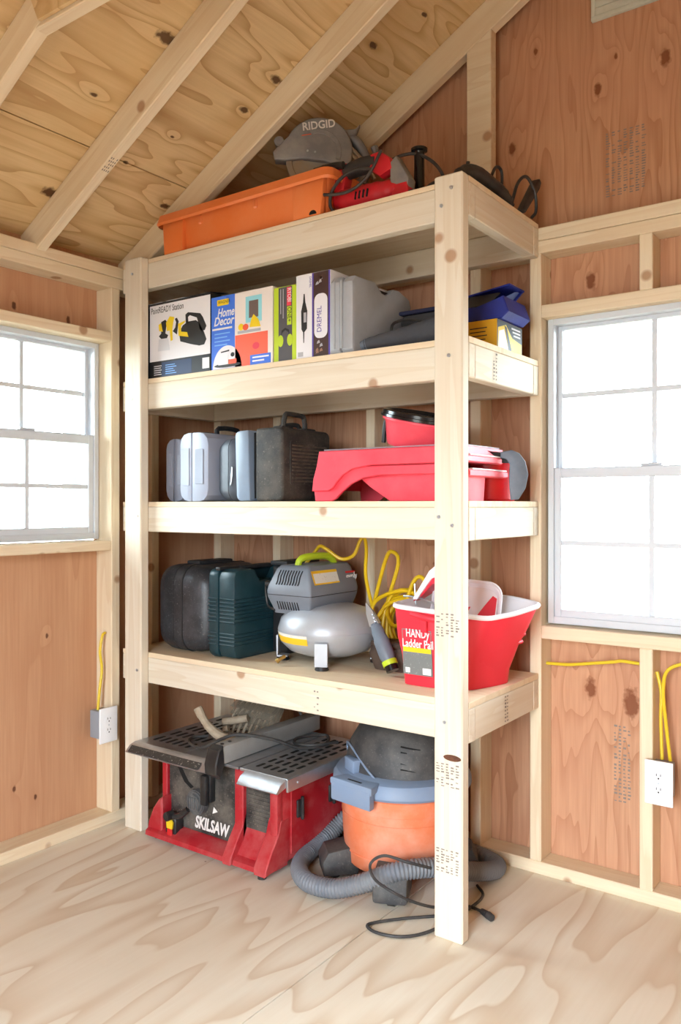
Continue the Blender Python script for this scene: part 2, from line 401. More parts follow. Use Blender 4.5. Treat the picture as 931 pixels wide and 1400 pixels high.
# windows -----------------------------------------------------------------------
def make_window(name, wd, z0, z1, zm, za, zb):
    """double-hung vinyl window built in local inches: x across (0..wd), y outward, z up"""
    w = struct(name); f = B(); d0, d1 = 0.0, 3.2; q = 0.75
    f.box(0, q, d0, d1, z0, z1, .06); f.box(wd-q, wd, d0, d1, z0, z1, .06); f.box(q, wd-q, d0, d1, z1-q, z1, .06); f.box(q, wd-q, d0, d1, z0, z0+0.9, .06)
    f.box(q, wd-q, 0.0, 0.9, zm-0.05, zm-0.0+0.0001, 0)
    f.build('window_frame', 'vinyl', w)
    def sash(y0, a, b_, mid, lower):
        s_ = B(); st = 0.85 if lower else 0.55; bt = 1.15
        x0, x1 = (q, wd-q)
        s_.box(x0, x0+st, y0, y0+1.0, a, b_, .08); s_.box(x1-st, x1, y0, y0+1.0, a, b_, .08)
        s_.box(x0+st, x1-st, y0, y0+1.0, b_-(1.25 if lower else 0.6), b_, .08); s_.box(x0+st, x1-st, y0, y0+1.0, a, a+(1.1 if lower else 1.2), .08)
        o = s_.build('lower_sash' if lower else 'upper_sash', 'vinyl', w)
        g = B(); g.box(x0+st-.1, x1-st+.1, y0+.45, y0+.55, a+.9, b_-.4); g.build('glass_pane', 'glass', o, smooth=False)
        m = B(); m.box(wd/2-.3, wd/2+.3, y0+.28, y0+.72, a+1, b_-.5); m.box(x0+st, x1-st, y0+.3, y0+.7, mid-.3, mid+.3)
        m.build('muntin', 'vinyl', o)
    sash(0.25, z0+0.7, zm, zb, True); sash(1.5, zm-1.2, z1-q+.1, za, False)
    l = B(); l.box(wd/2-1.2, wd/2+1.2, 0.3, 1.0, zm, zm+.35, .1); l.build('sash_lock', 'vinyl', w)
    return w
w1 = make_window('window_1', 22.8, 41.2, 69.8, 56.3, 62.4, 48.8); w1.rotation_euler = (0, 0, R(90)); w1.location = Vector((-98.9, 53.35, 0))*S
w2 = make_window('window_2', 25.0, 31.3, 69.5, 50.8, 60.0, 41.4); w2.location = Vector((-39.1, 98.6, 0))*S
# gable vent (only its lower left corner is in the picture)
gv = thing('gable_vent', 'pale grey louvred gable vent high on the plywood end wall at the top edge', 'vent', (-27.7, Y1, 106))
b = B(); b.box(-6.4, 6.4, -0.55, 0, 0, .5, .05); b.box(-6.4, 6.4, -0.55, 0, 13.5, 14, .05); b.box(-6.4, -5.9, -.55, 0, .5, 13.5, .05); b.box(5.9, 6.4, -.55, 0, .5, 13.5, .05)
M['vent'] = paint('vent_grey', (206, 208, 196), 0.6, wear=(184, 186, 172), wear_amt=.4, wear_scale=30)
b.build('vent_frame', 'vent', gv)
for k in range(13): B().box(-5.9, 5.9, -.45, -.05, 0.55+k, 1.5+k, .05).build('louvre', 'vent', gv)

# ------------------------------------------------------------------ outside
M['ground'] = paint('leaf_litter', (150, 142, 128), 0.95, wear=(52, 50, 46), wear_amt=.9, wear_scale=3.5)
M['bark'] = paint('grey_bark', (78, 80, 80), 0.95, wear=(66, 70, 72), wear_amt=.7, wear_scale=5, bump=.6)
go = struct('ground'); B().box(-1500, 1500, -1500, 1500, -14, -10).build('soil', 'ground', go, smooth=False)
random.seed(3)
tree_pts = [(-60, 300), (-30, 420), (-25, 620), (20, 500), (75, 380), (-110, 520), (80, 600), (-520, 250), (-470, 60), (-360, 260), (-520, 120), (-450, 330)]
for i, (x, y) in enumerate(tree_pts):
    side = 'the window in the end wall' if x > -200 else 'the left window'
    t = thing('tree', 'bare pale tree trunk standing in the bright woods outside '+side, 'tree', (x, y, -10.1), group='bare trees outside '+side)
    h = random.uniform(330, 420); r0 = random.uniform(3.5, 7)
    B().tube([(0, 0, 0), (random.uniform(-4, 4), 2, h*.4), (random.uniform(-10, 10), 0, h)], [r0, r0*.85, r0*.7, r0*.6, r0*.4, r0*.3], 10, 5).build('trunk', 'bark', t)
    for k in range(5):
        a = random.uniform(0, 6.28); z = h*random.uniform(.35, .9); L = random.uniform(40, 90)
        B().tube([(0, 0, z), (L*.5*math.cos(a), L*.5*math.sin(a), z+L*.3), (L*math.cos(a), L*math.sin(a), z+L*.8)], [1.6, 1.1, .5], 6, 3).build('branch', 'bark', t)

# ------------------------------------------------------------------ the shelving unit
su = thing('shelving_unit', 'tall freestanding pine shelving unit with two front posts and four plywood decks', 'shelf', (0, 0, 0))
SX0, SX1, SY0, SY1 = -95.9, -39.7, 78.1, 97.0
lz = {1: (77.0, 81.2, .6), 2: (59.8, 64.15, .7), 3: (42.35, 46.6, .7), 4: (20.8, 25.15, .7)}
for k, (z0, z1, dk) in lz.items():
    board('front_board', SX0, SX1, SY0, SY0+1.5, z0, z1-dk, 'shelf_lumber', su)
    board('back_board', SX0, SX1, SY1-1.5, SY1, z0, z1-dk, 'shelf_lumber', su)
    for x in (SX0+.02, SX1-1.52): board('side_board', x, x+1.5, SY0+1.52, SY1-1.52, z0+.02, z1-dk, 'shelf_lumber', su)
    b = B(); b.box(SX0, SX1, SY0+.03, SY1, z1-dk+.02, z1, .04); b.build('shelf_deck', 'deck_ply', su, ang=20)
board('post', -43.1, -39.7, 76.6, 78.08, 0, 81.25, 'shelf_lumber', su, bev=.16)
board('post', -93.7, -90.2, 76.6, 78.08, 0, 81.25, 'shelf_lumber', su, bev=.16)
M['screw'] = paint('zinc_screw', (196, 204, 214), 0.3, 0.8)
def onpost(x, z): b = B(); b.cyl((x, 76.62, z), (x, 76.5, z), .19, n=14); b.cyl((x, 76.52, z), (x, 76.47, z), .07, n=6); b.build('screw', 'screw', su)
for (x, z) in ((-41.0, 79.7), (-42.2, 78.0), (-41.3, 62.0), (-42.5, 44.9), (-40.9, 44.0), (-41.8, 23.1), (-92.0, 79), (-91, 44.6), (-92.2, 61.2), (-91, 22.8)): onpost(x, z)
#PART2
# ------------------------------------------------------------------ helpers for things built at their place
def root_of(o):
    while o.parent: o = o.parent
    return o
def wb(b, name, mat, parent, **kw):
    """build a part whose vertices were given in room inches, into its thing's own frame"""
    r = root_of(parent); m = (Matrix.Translation(r.location/S) @ r.rotation_euler.to_matrix().to_4x4()).inverted()
    for v in b.bm.verts: v.co = m @ v.co
    return b.build(name, mat, parent, **kw)
RX = R(90)
def prnt(parent, name, mat, pts, layer=1, f=None, y=0.0):
    """flat print on a box front: pts in print units mapped by f to local (x, z)"""
    b = B(); p = [f(*q) for q in pts] if f else pts
    b.prism(p, 'y', y-0.012*layer, y+0.005); return b.build(name, mat, parent, smooth=False)
def ell(cx, cz, rx, rz, n=20, a0=0, a1=360): return [(cx+rx*math.cos(R(a0+(a1-a0)*i/n)), cz+rz*math.sin(R(a0+(a1-a0)*i/n))) for i in range(n+(0 if a1-a0 == 360 else 1))]
def rect(x0, x1, z0, z1): return [(x0, z0), (x1, z0), (x1, z1), (x0, z1)]

M['stamp'] = paint('grade_stamp_ink', (138, 126, 116), 0.9)
def stamp(parent, org, du, dv, rows, cols, w, h):
    """smudged mill stamp: rows of small ink dashes"""
    b = B(); du = Vector(du); dv = Vector(dv); org = Vector(org); nn = du.cross(dv).normalized()*0.015
    for i in range(rows):
        for j in range(cols):
            if random.random() < .22: continue
            a = org+du*(j*w/cols)+dv*(i*h/rows); ww = w/cols*random.uniform(.35, .75); hh = h/rows*random.uniform(.3, .6)
            q = [a, a+du*ww, a+du*ww+dv*hh, a+dv*hh]
            vs = [b.bm.verts.new(v+nn) for v in q]; b.bm.faces.new(vs)
    o = b.build('grade_stamp', 'stamp', parent, smooth=False); o['kind'] = 'stuff'; return o
random.seed(11)
for z in (32.2, 16.3, 7.2): stamp(su, (-42.8, 76.58, z), (1, 0, 0), (0, 0, 1), 9, 5, 2.9, 2.6)
stamp(su, (-39.68, 87.0, 21.2), (0, 1, 0), (0, 0, 1), 8, 2, 1.2, 3.2)
stamp(su, (-39.68, 84.0, 60.2), (0, 1, 0), (0, 0, 1), 8, 2, 1.2, 3.2)
stamp(su, (-60.5, 78.08, 21.3), (1, 0, 0), (0, 0, 1), 7, 2, .9, 2.6)
stamp(gw, (-31.4, 100.48, 10), (1, 0, 0), (0, 0, 1), 22, 4, 2.2, 9.5)
stamp(gw, (-32.4, 100.48, 84), (1, 0, 0), (0, 0, 1), 26, 7, 5, 8)
# knot in the front post
M['knot'] = paint('open_knot', (104, 62, 38), 0.8, wear=(60, 34, 22), wear_amt=.8, wear_scale=60)
b = B(); b.prism(ell(-40.9, 19.45, 1.05, .34), 'y', 76.575, 76.62); b.build('knot', 'knot', su)

# ------------------------------------------------------------------ electrical
M['box_blue'] = paint('grey_outlet_box', (150, 158, 168), 0.5)
M['plate'] = paint('white_outlet_plate', (238, 240, 244), 0.35)
M['romex'] = paint('yellow_cable', (226, 196, 40), 0.45)
def outlet(name, label, loc, rotz):
    t = thing(name, label, 'outlet', loc, rotz)
    B().box(-1.1, 1.1, .28, 2.9, -2.0, 1.95, .15, 2).build('junction_box', 'box_blue', t)
    pl = B(); pl.box(-1.55, 1.55, 0, .26, -2.5, 2.5, .1, 3); pl = pl.build('cover_plate', 'plate', t)
    for dz in (.78, -.78):
        b = B(); b.prism(rr(-.66, .66, dz-.56, dz+.56, .42, 6), 'y', -.05, .02, .02, 1); rc = b.build('receptacle', 'plate', pl)
        b = B(); b.box(-.27, -.19, -.062, -.04, dz+.02, dz+.32); b.box(.19, .27, -.062, -.04, dz+.02, dz+.3); b.cyl((0, -.062, dz-.22), (0, -.04, dz-.22), .1, n=10); b.build('socket_slots', 'dark', pl)
    b = B(); b.cyl((0, -.05, 0), (0, .02, 0), .1, n=12); b.build('screw', 'screw', pl)
    return t
outlet('wall_outlet', 'white duplex outlet on the stud below the window in the end wall', (-25.0, 96.0, 14.6), 0)
outlet('wall_outlet', 'white duplex outlet with grey box on the stud below the left window', (-95.4, 75.2, 14.65), 90)
def cable(name, label, pts, r=.2, flat=1.0, cat='cable', mat='romex', group=None):
    b = B(); b.tube(pts, r, 8, 5, flat=flat); o = b.build(name, mat); tag(o, label, cat, group); return o
cable('electrical_cable', 'yellow cable running sideways to the stud under the end wall window', [(-39.3, 98.7, 26.2), (-36.5, 98.6, 26.35), (-34.4, 98.5, 26.7), (-31, 98.5, 27.3), (-29.9, 98.7, 27.5), (-27.5, 98.7, 27.4)])
cable('electrical_cable', 'straight yellow cable dropping beside the stud into the right outlet', [(-25.8, 98.4, 26.8), (-25.3, 98.3, 24.5), (-25.35, 98.3, 21.5), (-25.2, 98.3, 16.7)])
cable('electrical_cable', 'curved yellow cable bending down into the right outlet', [(-18.0, 98.6, 27.9), (-21.5, 98.6, 28.1), (-23.2, 98.5, 27.9), (-24.7, 98.2, 26.9), (-25.0, 98.0, 24.5), (-24.75, 98.1, 21.2), (-24.3, 98.3, 16.7)])
cable('electrical_cable', 'short yellow cable stapled above the left outlet', [(-97.2, 75.9, 27.6), (-97.0, 75.3, 27.2), (-97.0, 74.9, 25.1), (-97.0, 75.2, 22.4), (-97.0, 74.8, 19.4), (-97.1, 74.6, 16.7)])

# ------------------------------------------------------------------ table saw
M['saw_red'] = paint('dusty_red_plastic', (172, 26, 38), 0.5, wear=(196, 110, 106), wear_amt=.5, wear_scale=10)
M['saw_panel'] = paint('dusty_black_panel', (44, 43, 42), 0.6, wear=(128, 120, 110), wear_amt=.6, wear_scale=10, speck=(170, 160, 145), speck_amt=.5)
M['alu'] = paint('dusty_aluminium', (186, 188, 194), 0.32, 0.8, wear=(140, 134, 126), wear_amt=.5, wear_scale=9)
M['alu2'] = paint('grey_cast_fence', (158, 158, 156), 0.6, 0.25, wear=(140, 132, 122), wear_amt=.5, wear_scale=8)
M['blk'] = paint('black_plastic', (30, 30, 32), 0.45, wear=(86, 82, 76), wear_amt=.4, wear_scale=12)
M['blk_shiny'] = paint('gloss_black_plastic', (18, 18, 20), 0.2)
M['yellow'] = paint('yellow_plastic', (236, 200, 30), 0.5)
M['red'] = paint('switch_red', (206, 34, 36), 0.45)
M['white'] = paint('white_print', (232, 228, 224), 0.6)
M['ruler'] = paint('dark_scale_strip', (52, 50, 48), 0.5, speck=(190, 186, 176), speck_amt=.9)
ts = thing('table_saw', 'red portable table saw with slotted aluminium top on the floor under the shelves', 'table saw', (-76, 84, 0))
b = B()    # body with flared foot
b.box(-85.9, -65.6, 78.0, 93.5, 1.2, 12.25, .35, 2)
prof = [(79.5, 1.2), (75.0, .7), (75.0, 1.5), (76.0, 3.2), (77.3, 5.0), (77.9, 6.8), (79.5, 6.8)]
b.prism(prof, 'x', -67.6, -65.55, .15, 1); b.prism(prof, 'x', -72.9, -71.4, .12, 1)
b.prism([(79.5, 1.2), (76.0, .9), (76.4, 2.0), (77.4, 3.2), (78.0, 4.6), (79.5, 4.6)], 'x', -71.5, -67.5, .1, 1)
b.prism([(-88.3, .8), (-85.2, .8), (-85.2, 6.2), (-85.9, 5.8), (-87.0, 4.4), (-88.0, 2.3)], 'y', 76.0, 93.5, .2, 1)
b.prism([(79.5, .7), (75.4, .7), (75.5, 1.3), (77.0, 2.1), (79.5, 2.3)], 'x', -88.0, -65.7, .15, 1)
b.box(-86.6, -85.6, 77.3, 78.3, 3.5, 12.2, .15, 1); b.box(-72.9, -71.4, 77.3, 78.3, 2, 12.2, .15, 1)
b.box(-66.9, -65.62, 77.3, 78.6, 4, 12.2, .2, 2)
body = wb(b, 'body', 'saw_red', ts)
b = B(); b.box(-65.65, -65.45, 79.8, 92.8, 2.0, 10.6, .15, 1); wb(b, 'side_panel', 'saw_red', body)
b = B(); b.box(-85.6, -72.9, 77.75, 78.1, 2.1, 12.1, .1, 1); fp = wb(b, 'control_panel', 'saw_panel', ts)
b = B(); b.box(-71.4, -66.9, 77.9, 78.1, 4.7, 12.0, .05)
for k in range(11): b.box(-71.0, -67.4, 77.8, 77.95, 5.5+k*.5, 5.7+k*.5, .04)
wb(b, 'vent_grille', 'saw_panel', ts)
text('lettering', 'SKILSAW', 1.6, 'white', ts, (-4.5, -6.32, 2.75), (RX, 0, 0), ext=.02, shear=.25, sx=.68, bold=.07, label='white SKILSAW lettering')
M['slot'] = paint('shadow_black', (14, 13, 13), 0.9)
b = B(); b.prism([(-83.9, 10.2), (-83.4, 10.6), (-81.8, 8.6), (-80.8, 8.0), (-81.3, 7.7), (-82.6, 8.4)], 'y', 77.7, 77.76); wb(b, 'bevel_slot', 'slot', ts)
b = B(); b.cyl((-79.6, 77.8, 6.4), (-79.6, 76.7, 6.4), 1.75, 1.65, 28, .15); b.cyl((-79.6, 76.75, 6.4), (-79.6, 76.5, 6.4), 1.2, n=24, bev=.08)
for k in range(6): b.box(-80.6+k*.36, -80.45+k*.36, 76.35, 76.55, 5.6, 7.2, .03)
M['wheel_grey'] = paint('worn_grey_wheel', (78, 78, 80), 0.45, wear=(130, 128, 124), wear_amt=.5, wear_scale=14); hw = wb(b, 'hand_wheel', 'wheel_grey', ts)
b = B(); b.tube([(-80.6, 76.5, 5.4), (-81.8, 76.3, 4.4), (-83.4, 76.1, 3.9)], .42, 8, 3); b.cyl((-83.5, 76.4, 4.1), (-83.5, 75.2, 4.1), .62, n=16, bev=.1); wb(b, 'crank_handle', 'blk', hw)
b = B(); b.box(-78.2, -76.7, 76.8, 77.8, 6.9, 11.3, .2, 2); b.box(-78.0, -76.9, 76.1, 76.8, 6.6, 10.6, .2, 2); wb(b, 'rail_lock_lever', 'blk', ts)
b = B(); b.prism([(-77.2, 5.2), (-76.3, 5.6), (-77.0, 6.1)], 'y', 77.7, 77.76); wb(b, 'arrow_mark', 'white', ts)
b = B(); b.prism(rr(-84.6, -82.6, 1.0, 4.0, .7, 5), 'y', 76.1, 77.6, .12, 1); sw = wb(b, 'switch_housing', 'blk', ts)
b = B(); b.prism([(-84.1, 2.3), (-83.1, 2.3), (-82.95, 3.2), (-83.6, 3.8), (-84.2, 3.1)], 'y', 75.85, 76.15, .05, 1); wb(b, 'switch_key', 'yellow', sw)
b = B(); b.box(-84.0, -83.1, 75.8, 76.15, 1.2, 2.3, .1, 1); wb(b, 'switch_rocker', 'red', sw)
for y in (81.6, 88.4):
    b = B(); b.box(-65.5, -65.15, y-.8, y+.6, 6.3, 8.6, .2, 2); b.box(-65.2, -64.75, y-.3, y+.1, 6.0, 9.0, .12, 1); wb(b, 'storage_clip', 'blk', ts)
for (x, y) in ((-87, 77), (-67, 76), (-87, 92), (-67, 92)):
    b = B(); b.cyl((x, y, 0.0), (x, y, 1.3), .55, n=14); wb(b, 'rubber_foot', 'blk', ts)
# table top: two plates; flat black shapes on top paint the shade inside the slots
def slotted(x0, x1, y0, y1, z, rows, cols, mx, my):
    b = B(); t_ = .35
    b.box(x0, x1, y0, y1, z-t_, z, .06)
    o = wb(b, 'table_top', 'alu', ts)
    d = B(); cw = (x1-x0-2*mx)/cols; rh = (y1-y0-2*my)/rows
    for i in range(rows):
        for j in range(cols):
            cx = x0+mx+cw*(j+.5); cy_ = y0+my+rh*(i+.5)
            d.prism(rr(cx-cw*.23, cx+cw*.23, cy_-rh*.36, cy_+rh*.36, cw*.2, 3), 'z', z-.02, z+.012)
    d = wb(d, 'table_slot_shade', 'slot', o, smooth=False); d['kind'] = 'stuff'; return o
slotted(-90.0, -80.4, 75.5, 93.8, 13.2, 5, 6, 1.0, 1.4)
b = B(); b.box(-80.3, -70.6, 75.5, 93.8, 12.85, 13.2, .06); wb(b, 'table_top', 'alu', ts)
slotted(-70.3, -62.6, 75.5, 93.8, 13.2, 7, 5, .9, 1.2)
b = B(); b.prism([(75.6, 13.2), (74.4, 12.7), (73.7, 11.9), (73.9, 11.75), (75.6, 12.2)], 'x', -69.2, -62.7, .04, 1); wb(b, 'front_rail', 'alu', ts)
b = B(); b.prism([(75.6, 13.2), (74.6, 12.9), (73.8, 12.1), (74.0, 11.95), (75.6, 12.4)], 'x', -90.15, -74.4, .04, 1); fr_ = wb(b, 'front_rail', 'alu', ts)
b = B(); b.prism([(74.55, 12.93), (73.85, 12.2), (73.8, 12.24), (74.5, 12.97)], 'x', -89.6, -76.0); wb(b, 'scale_strip', 'ruler', fr_)
b = B(); b.box(-62.75, -62.45, 75.5, 93.8, 11.6, 13.15, .05); wb(b, 'table_skirt', 'alu', ts)
b = B(); b.box(-90.1, -89.9, 75.5, 93.8, 11.6, 13.15, .05); sk = wb(b, 'table_skirt', 'alu', ts)
for y in (77.5, 91): 
    b = B(); b.cyl((-62.5, y, 12.4), (-62.35, y, 12.4), .2, n=12); wb(b, 'bolt', 'screw', sk)
b = B(); b.box(-74.5, -72.6, 74.6, 95.2, 13.25, 15.5, .12, 2); fe = wb(b, 'rip_fence', 'alu2', ts)
b = B(); b.prism([(75.0, 15.65), (74.1, 15.2), (73.5, 13.4), (73.6, 12.2), (74.4, 11.6), (75.2, 13.2)], 'x', -74.6, -72.5, .15, 1); wb(b, 'fence_head', 'blk', fe)
for (x, y) in ((-73.6, 75.8), (-73.6, 77.2)):
    b = B(); b.cyl((x, y, 15.5), (x, y, 15.58), .24, n=12); wb(b, 'bolt', 'blk', fe)
b = B(); b.prism([(-86.3, 10.6), (-88.6, 10.2), (-88.9, 8.6), (-87.6, 7.4), (-86.3, 8.2)], 'y', 80, 82.2, .2, 1); wb(b, 'side_knob', 'blk', ts)
# things lying on the saw
M['dusty_tan'] = paint('sawdust_covered_plastic', (176, 160, 138), 0.9, wear=(140, 120, 98), wear_amt=.8, wear_scale=18, bump=.3)
ps = thing('push_stick', 'dusty bent grey push stick leaning on the table saw top', 'push stick', (-78.5, 80.5, 13.2))
b = B(); b.tube([(-81.6, 79.4, 18.0), (-81.0, 79.6, 17.0), (-80.2, 80.0, 15.8), (-79.0, 80.6, 14.7), (-77.2, 81.0, 14.2), (-75.2, 81.2, 14.0)], [.55, .55, .62, .66, .7, .6], 10, 5)
wb(b, 'stick', 'dusty_tan', ps)
b = B(); b.cyl((-81.75, 79.35, 18.3), (-81.1, 79.55, 17.1), .62, .6, 10, .08); wb(b, 'grip_sleeve', 'dusty_tan', ps)
bgd = thing('blade_guard', 'dusty slotted clear blade guard standing on the table saw behind the fence', 'blade guard', (-79, 88.5, 13.2))
for k in range(8):
    x = -83.2+k*.95; b = B()
    b.tube([(x+.6, 86.0+k*.1, 13.35), (x+.9, 87.2+k*.1, 15.6), (x+1.8, 88.6+k*.1, 17.6+k*.08), (x+2.8, 90.2+k*.1, 18.7)], .2, 5, 3, flat=1.4); wb(b, 'guard_rib', 'dusty_tan', bgd)
M['clear'] = paint('dusty_clear_plastic', (150, 138, 120), 0.6)
mc = M['clear'].node_tree.nodes['Principled BSDF']; mc.inputs['Alpha'].default_value = .45
for k in range(4):
    b = B(); q = .95*k*2
    b.prism([(86.5, 14.0+k), (87.0, 13.8+k), (89.9, 17.6+k*.2), (89.5, 17.9+k*.2)], 'x', -82.4, -74.6); wb(b, 'clear_panel', 'clear', bgd, smooth=False)
b = B(); b.tube([(-82.0, 84.5, 15.2), (-80.5, 85.6, 15.4), (-78.8, 86.4, 15.8)], .55, 10, 3); b.tube([(-81.2, 84.0, 14.2), (-80.6, 84.3, 14.5)], .5, 10, 1); wb(b, 'guard_arm', 'dusty_tan', bgd)
M['cord'] = paint('dusty_black_cord', (52, 50, 50), 0.6, wear=(100, 96, 90), wear_amt=.4, wear_scale=10)
tag(B().tube([(-82.8, 82.5, 13.5), (-84.0, 80.5, 13.5), (-82.0, 78.2, 13.6), (-79.0, 77.6, 13.7), (-76.0, 78.2, 15.2), (-74.0, 79.4, 15.85), (-70.8, 82.5, 15.0), (-68.5, 85.5, 13.55), (-67.0, 89.0, 13.5), (-69.5, 92.5, 13.5), (-71.6, 89.0, 13.6), (-70.2, 86.4, 13.7), (-67.2, 86.6, 13.9), (-66.0, 90.5, 13.6)], .22, 8, 6).build('extension_cord', 'cord'), 'dusty black power cord draped across the table saw fence and top', 'cord')
for i, (pts) in enumerate(([(-84, 91, 13.4), (-80, 92, 17.8), (-76.5, 93, 18.2), (-74, 93.5, 14)], [(-85, 92.5, 13.4), (-80.5, 93.5, 18.8), (-76, 94.5, 19.0), (-73.5, 95.0, 14)])):
    tag(B().tube(pts, .22, 8, 6).build('cable_loop', 'cord'), ('dark cord loop arching behind the blade guard, lower one', 'dark cord loop arching behind the blade guard, upper one')[i], 'cord')

# ------------------------------------------------------------------ shop vacuum
M['vac_orange'] = paint('dusty_orange_drum', (228, 124, 82), 0.55, wear=(232, 172, 148), wear_amt=.65, wear_scale=6)
M['vac_grey'] = paint('blue_grey_lid', (124, 142, 168), 0.5, wear=(140, 148, 158), wear_amt=.4, wear_scale=9)
M['vac_black'] = paint('dusty_black_dome', (54, 54, 56), 0.6, wear=(116, 112, 106), wear_amt=.55, wear_scale=7, speck=(150, 145, 138), speck_amt=.25)
M['hose'] = paint('grey_hose', (112, 116, 124), 0.55, wear=(138, 136, 132), wear_amt=.4, wear_scale=10)
VX, VY = -54.0, 87.8
va = thing('shop_vacuum', 'orange drum shop vacuum with dusty dark dome and latch behind the front post', 'vacuum', (VX, VY, 0))
b = B(); b.lathe([(0, 2.2), (6.9, 2.2), (7.15, 2.5), (7.45, 6.0), (7.55, 9.4), (7.75, 9.5), (7.8, 11.2), (8.0, 11.4), (8.0, 11.9), (0, 11.9)], 56); dr = b.build('drum', 'vac_orange', va)
b = B()
for z, r_ in ((4.0, 7.3), (8.3, 7.53)): b.lathe([(r_-.15, z-.12), (r_+.07, z-.06), (r_+.07, z+.06), (r_-.15, z+.12)], 56)
b.build('drum_rib', 'vac_orange', dr)
b = B(); b.lathe([(0, 11.6), (8.5, 11.6), (8.7, 11.9), (8.65, 12.6), (8.2, 13.3), (7.2, 13.7), (0, 13.9)], 56); b.build('lid', 'vac_grey', va)
b = B(); b.lathe([(0, 13.2), (7.3, 13.2), (7.2, 14.5), (6.7, 16.4), (5.6, 18.2), (4.0, 19.4), (2.0, 19.9), (0, 20.0)], 40, sx=1.0, sy=.92); dome = b.build('motor_dome', 'vac_black', va)
for k in range(5):
    a0 = R(-50+k*0); b = B(); zz = 14.9+k*.62
    rr_ = 7.35-(zz-14)*.33
    b.tube([((rr_)*math.cos(R(a)), (rr_)*.92*math.sin(R(a)), zz-.02*(a+60)) for a in (-62, -52, -42, -32, -22)], .1, 5, 3); b.build('dome_vent', 'slot', dome)
b = B(); b.tube([(-7.1, -1.5, 13.6), (-6.9, -2.2, 15.5), (-4.8, -4.6, 16.3), (-1.0, -6.6, 14.5), (.6, -7.0, 13.6)], .14, 6, 4); b.build('dome_seam', 'vac_grey', dome)
lm = Matrix.Rotation(R(-8), 4, 'Z')
b = B(); b.prism([(-3.3, -9.5), (3.3, -9.5), (2.7, -7.2), (2.0, -5.8), (-2.0, -5.8), (-2.7, -7.2)], 'z', 12.6, 13.5, .2, 2, m=lm); b.prism([(-3.1, -9.55), (3.1, -9.55), (2.9, -8.6), (-2.9, -8.6)], 'z', 10.8, 13.0, .2, 2, m=lm); la = b.build('latch', 'vac_grey', va)
b = B(); b.box(-1.1, 1.1, -8.9, -8.6, 13.49, 13.52, m=lm); b.build('latch_slot', 'slot', la)
b = B(); b.box(-1.3, 1.3, -7.4, -6.2, 13.6, 15.2, .2, 2, m=Matrix.Rotation(R(-30), 4, 'Z')); b.build('handle_socket', 'vac_grey', va)
def vfoot(a, ext):
    m_ = Matrix.Rotation(R(a), 4, 'Z'); b = B()
    b.prism([(6.0, .9), (ext, .9), (ext+.2, 2.6), (ext-.5, 3.8), (6.2, 4.4), (5.5, 3.0)], 'y', -2.0, 2.0, .3, 2, m=m_)
    f_ = b.build('caster_foot', 'vac_black', va)
    b = B(); b.cyl(tuple(m_ @ Vector((ext-1.6, -.5, .8))), tuple(m_ @ Vector((ext-1.6, .5, .8))), .8, n=20, bev=.1); b.build('caster_wheel', 'blk', f_)
for a, e_ in ((226, 10.2), (-66, 10.6), (30, 9.2), (128, 8.6)): vfoot(a, e_)
b = B(); b.tube([(-62.0, 90.5, 5.2), (-63.9, 89.6, 4.0), (-65.0, 87.8, 2.4), (-65.3, 84.4, 1.45), (-63.9, 79.6, 1.2), (-60.5, 76.6, 1.2), (-56.5, 76.6, 1.4), (-52.9, 77.8, 2.6), (-49.3, 79.3, 4.3), (-46.2, 83.2, 4.2), (-44.6, 87.5, 2.6), (-43.5, 91.5, 1.5), (-43.9, 94.0, 1.15), (-46.4, 95.2, 1.15), (-49.5, 95.8, 1.15)], 1.12, 18, 10, ribs=(.42, .17))
wb(b, 'hose', 'hose', va, ang=60)
b = B(); b.tube([(-45.4, 80.1, 5.4), (-47.2, 77.9, 6.4), (-50.1, 77.6, 6.5), (-51.8, 77.4, 5.2), (-50.3, 76.0, 4.4), (-47.4, 75.4, 3.9), (-46.0, 77.9, 2.2), (-45.1, 81.3, .6), (-43.3, 84.1, .22), (-40.9, 83.9, .3)], .17, 8, 8)
b.tube([(-44.4, 89.5, .2), (-42.8, 87.8, .2), (-42.5, 85.2, .2), (-43.1, 81.9, .2), (-45.2, 79.8, .2), (-47.6, 77.4, .2), (-49.4, 75.2, .2), (-49.9, 73.9, .2), (-48.3, 73.3, .2), (-45.9, 74.0, .2), (-44.2, 75.9, .2), (-43.4, 78.8, .2), (-44.4, 81.5, .2)], .17, 8, 8)
pc = wb(b, 'power_cord', 'cord', va)
b = B(); b.cyl((-41.1, 83.9, .35), (-40.0, 83.3, .42), .3, .42, 12, .08); b.cyl((-40.0, 83.3, .45), (-39.3, 82.9, .45), .45, .4, 12, .08); wb(b, 'plug', 'cord', pc)

# ------------------------------------------------------------------ shelf at 25 in: cases, compressor, nailer, pail
D4 = 25.17
M['case_black'] = paint('scuffed_black_case', (40, 42, 47), 0.42, wear=(84, 86, 92), wear_amt=.5, wear_scale=12, speck=(150, 150, 152), speck_amt=.35, bump=.25)
M['case_green'] = paint('dark_green_case', (22, 52, 60), 0.38, wear=(60, 84, 90), wear_amt=.3, wear_scale=12, bump=.15)
M['case_dark'] = paint('dark_case', (30, 31, 34), 0.5, wear=(66, 66, 68), wear_amt=.4, wear_scale=10)
t = thing('tool_case', 'fat rounded black tool case beside the left post, left of the dark green one', 'tool case', (-86, 88, D4))
ty_ = 80.6
def sect(x, y0, y1, z0, z1, r_, n=6): return [(x, p[0], p[1]) for p in rr(y0, y1, z0, z1, r_, n)]
def shell(b, xs, y0, y1, z0, z1, r_):
    b.loft([sect(x, y0+i_, y1-i_, z0+i_, z1-i_, max(r_-i_*.3, .4)) for x, i_ in xs])
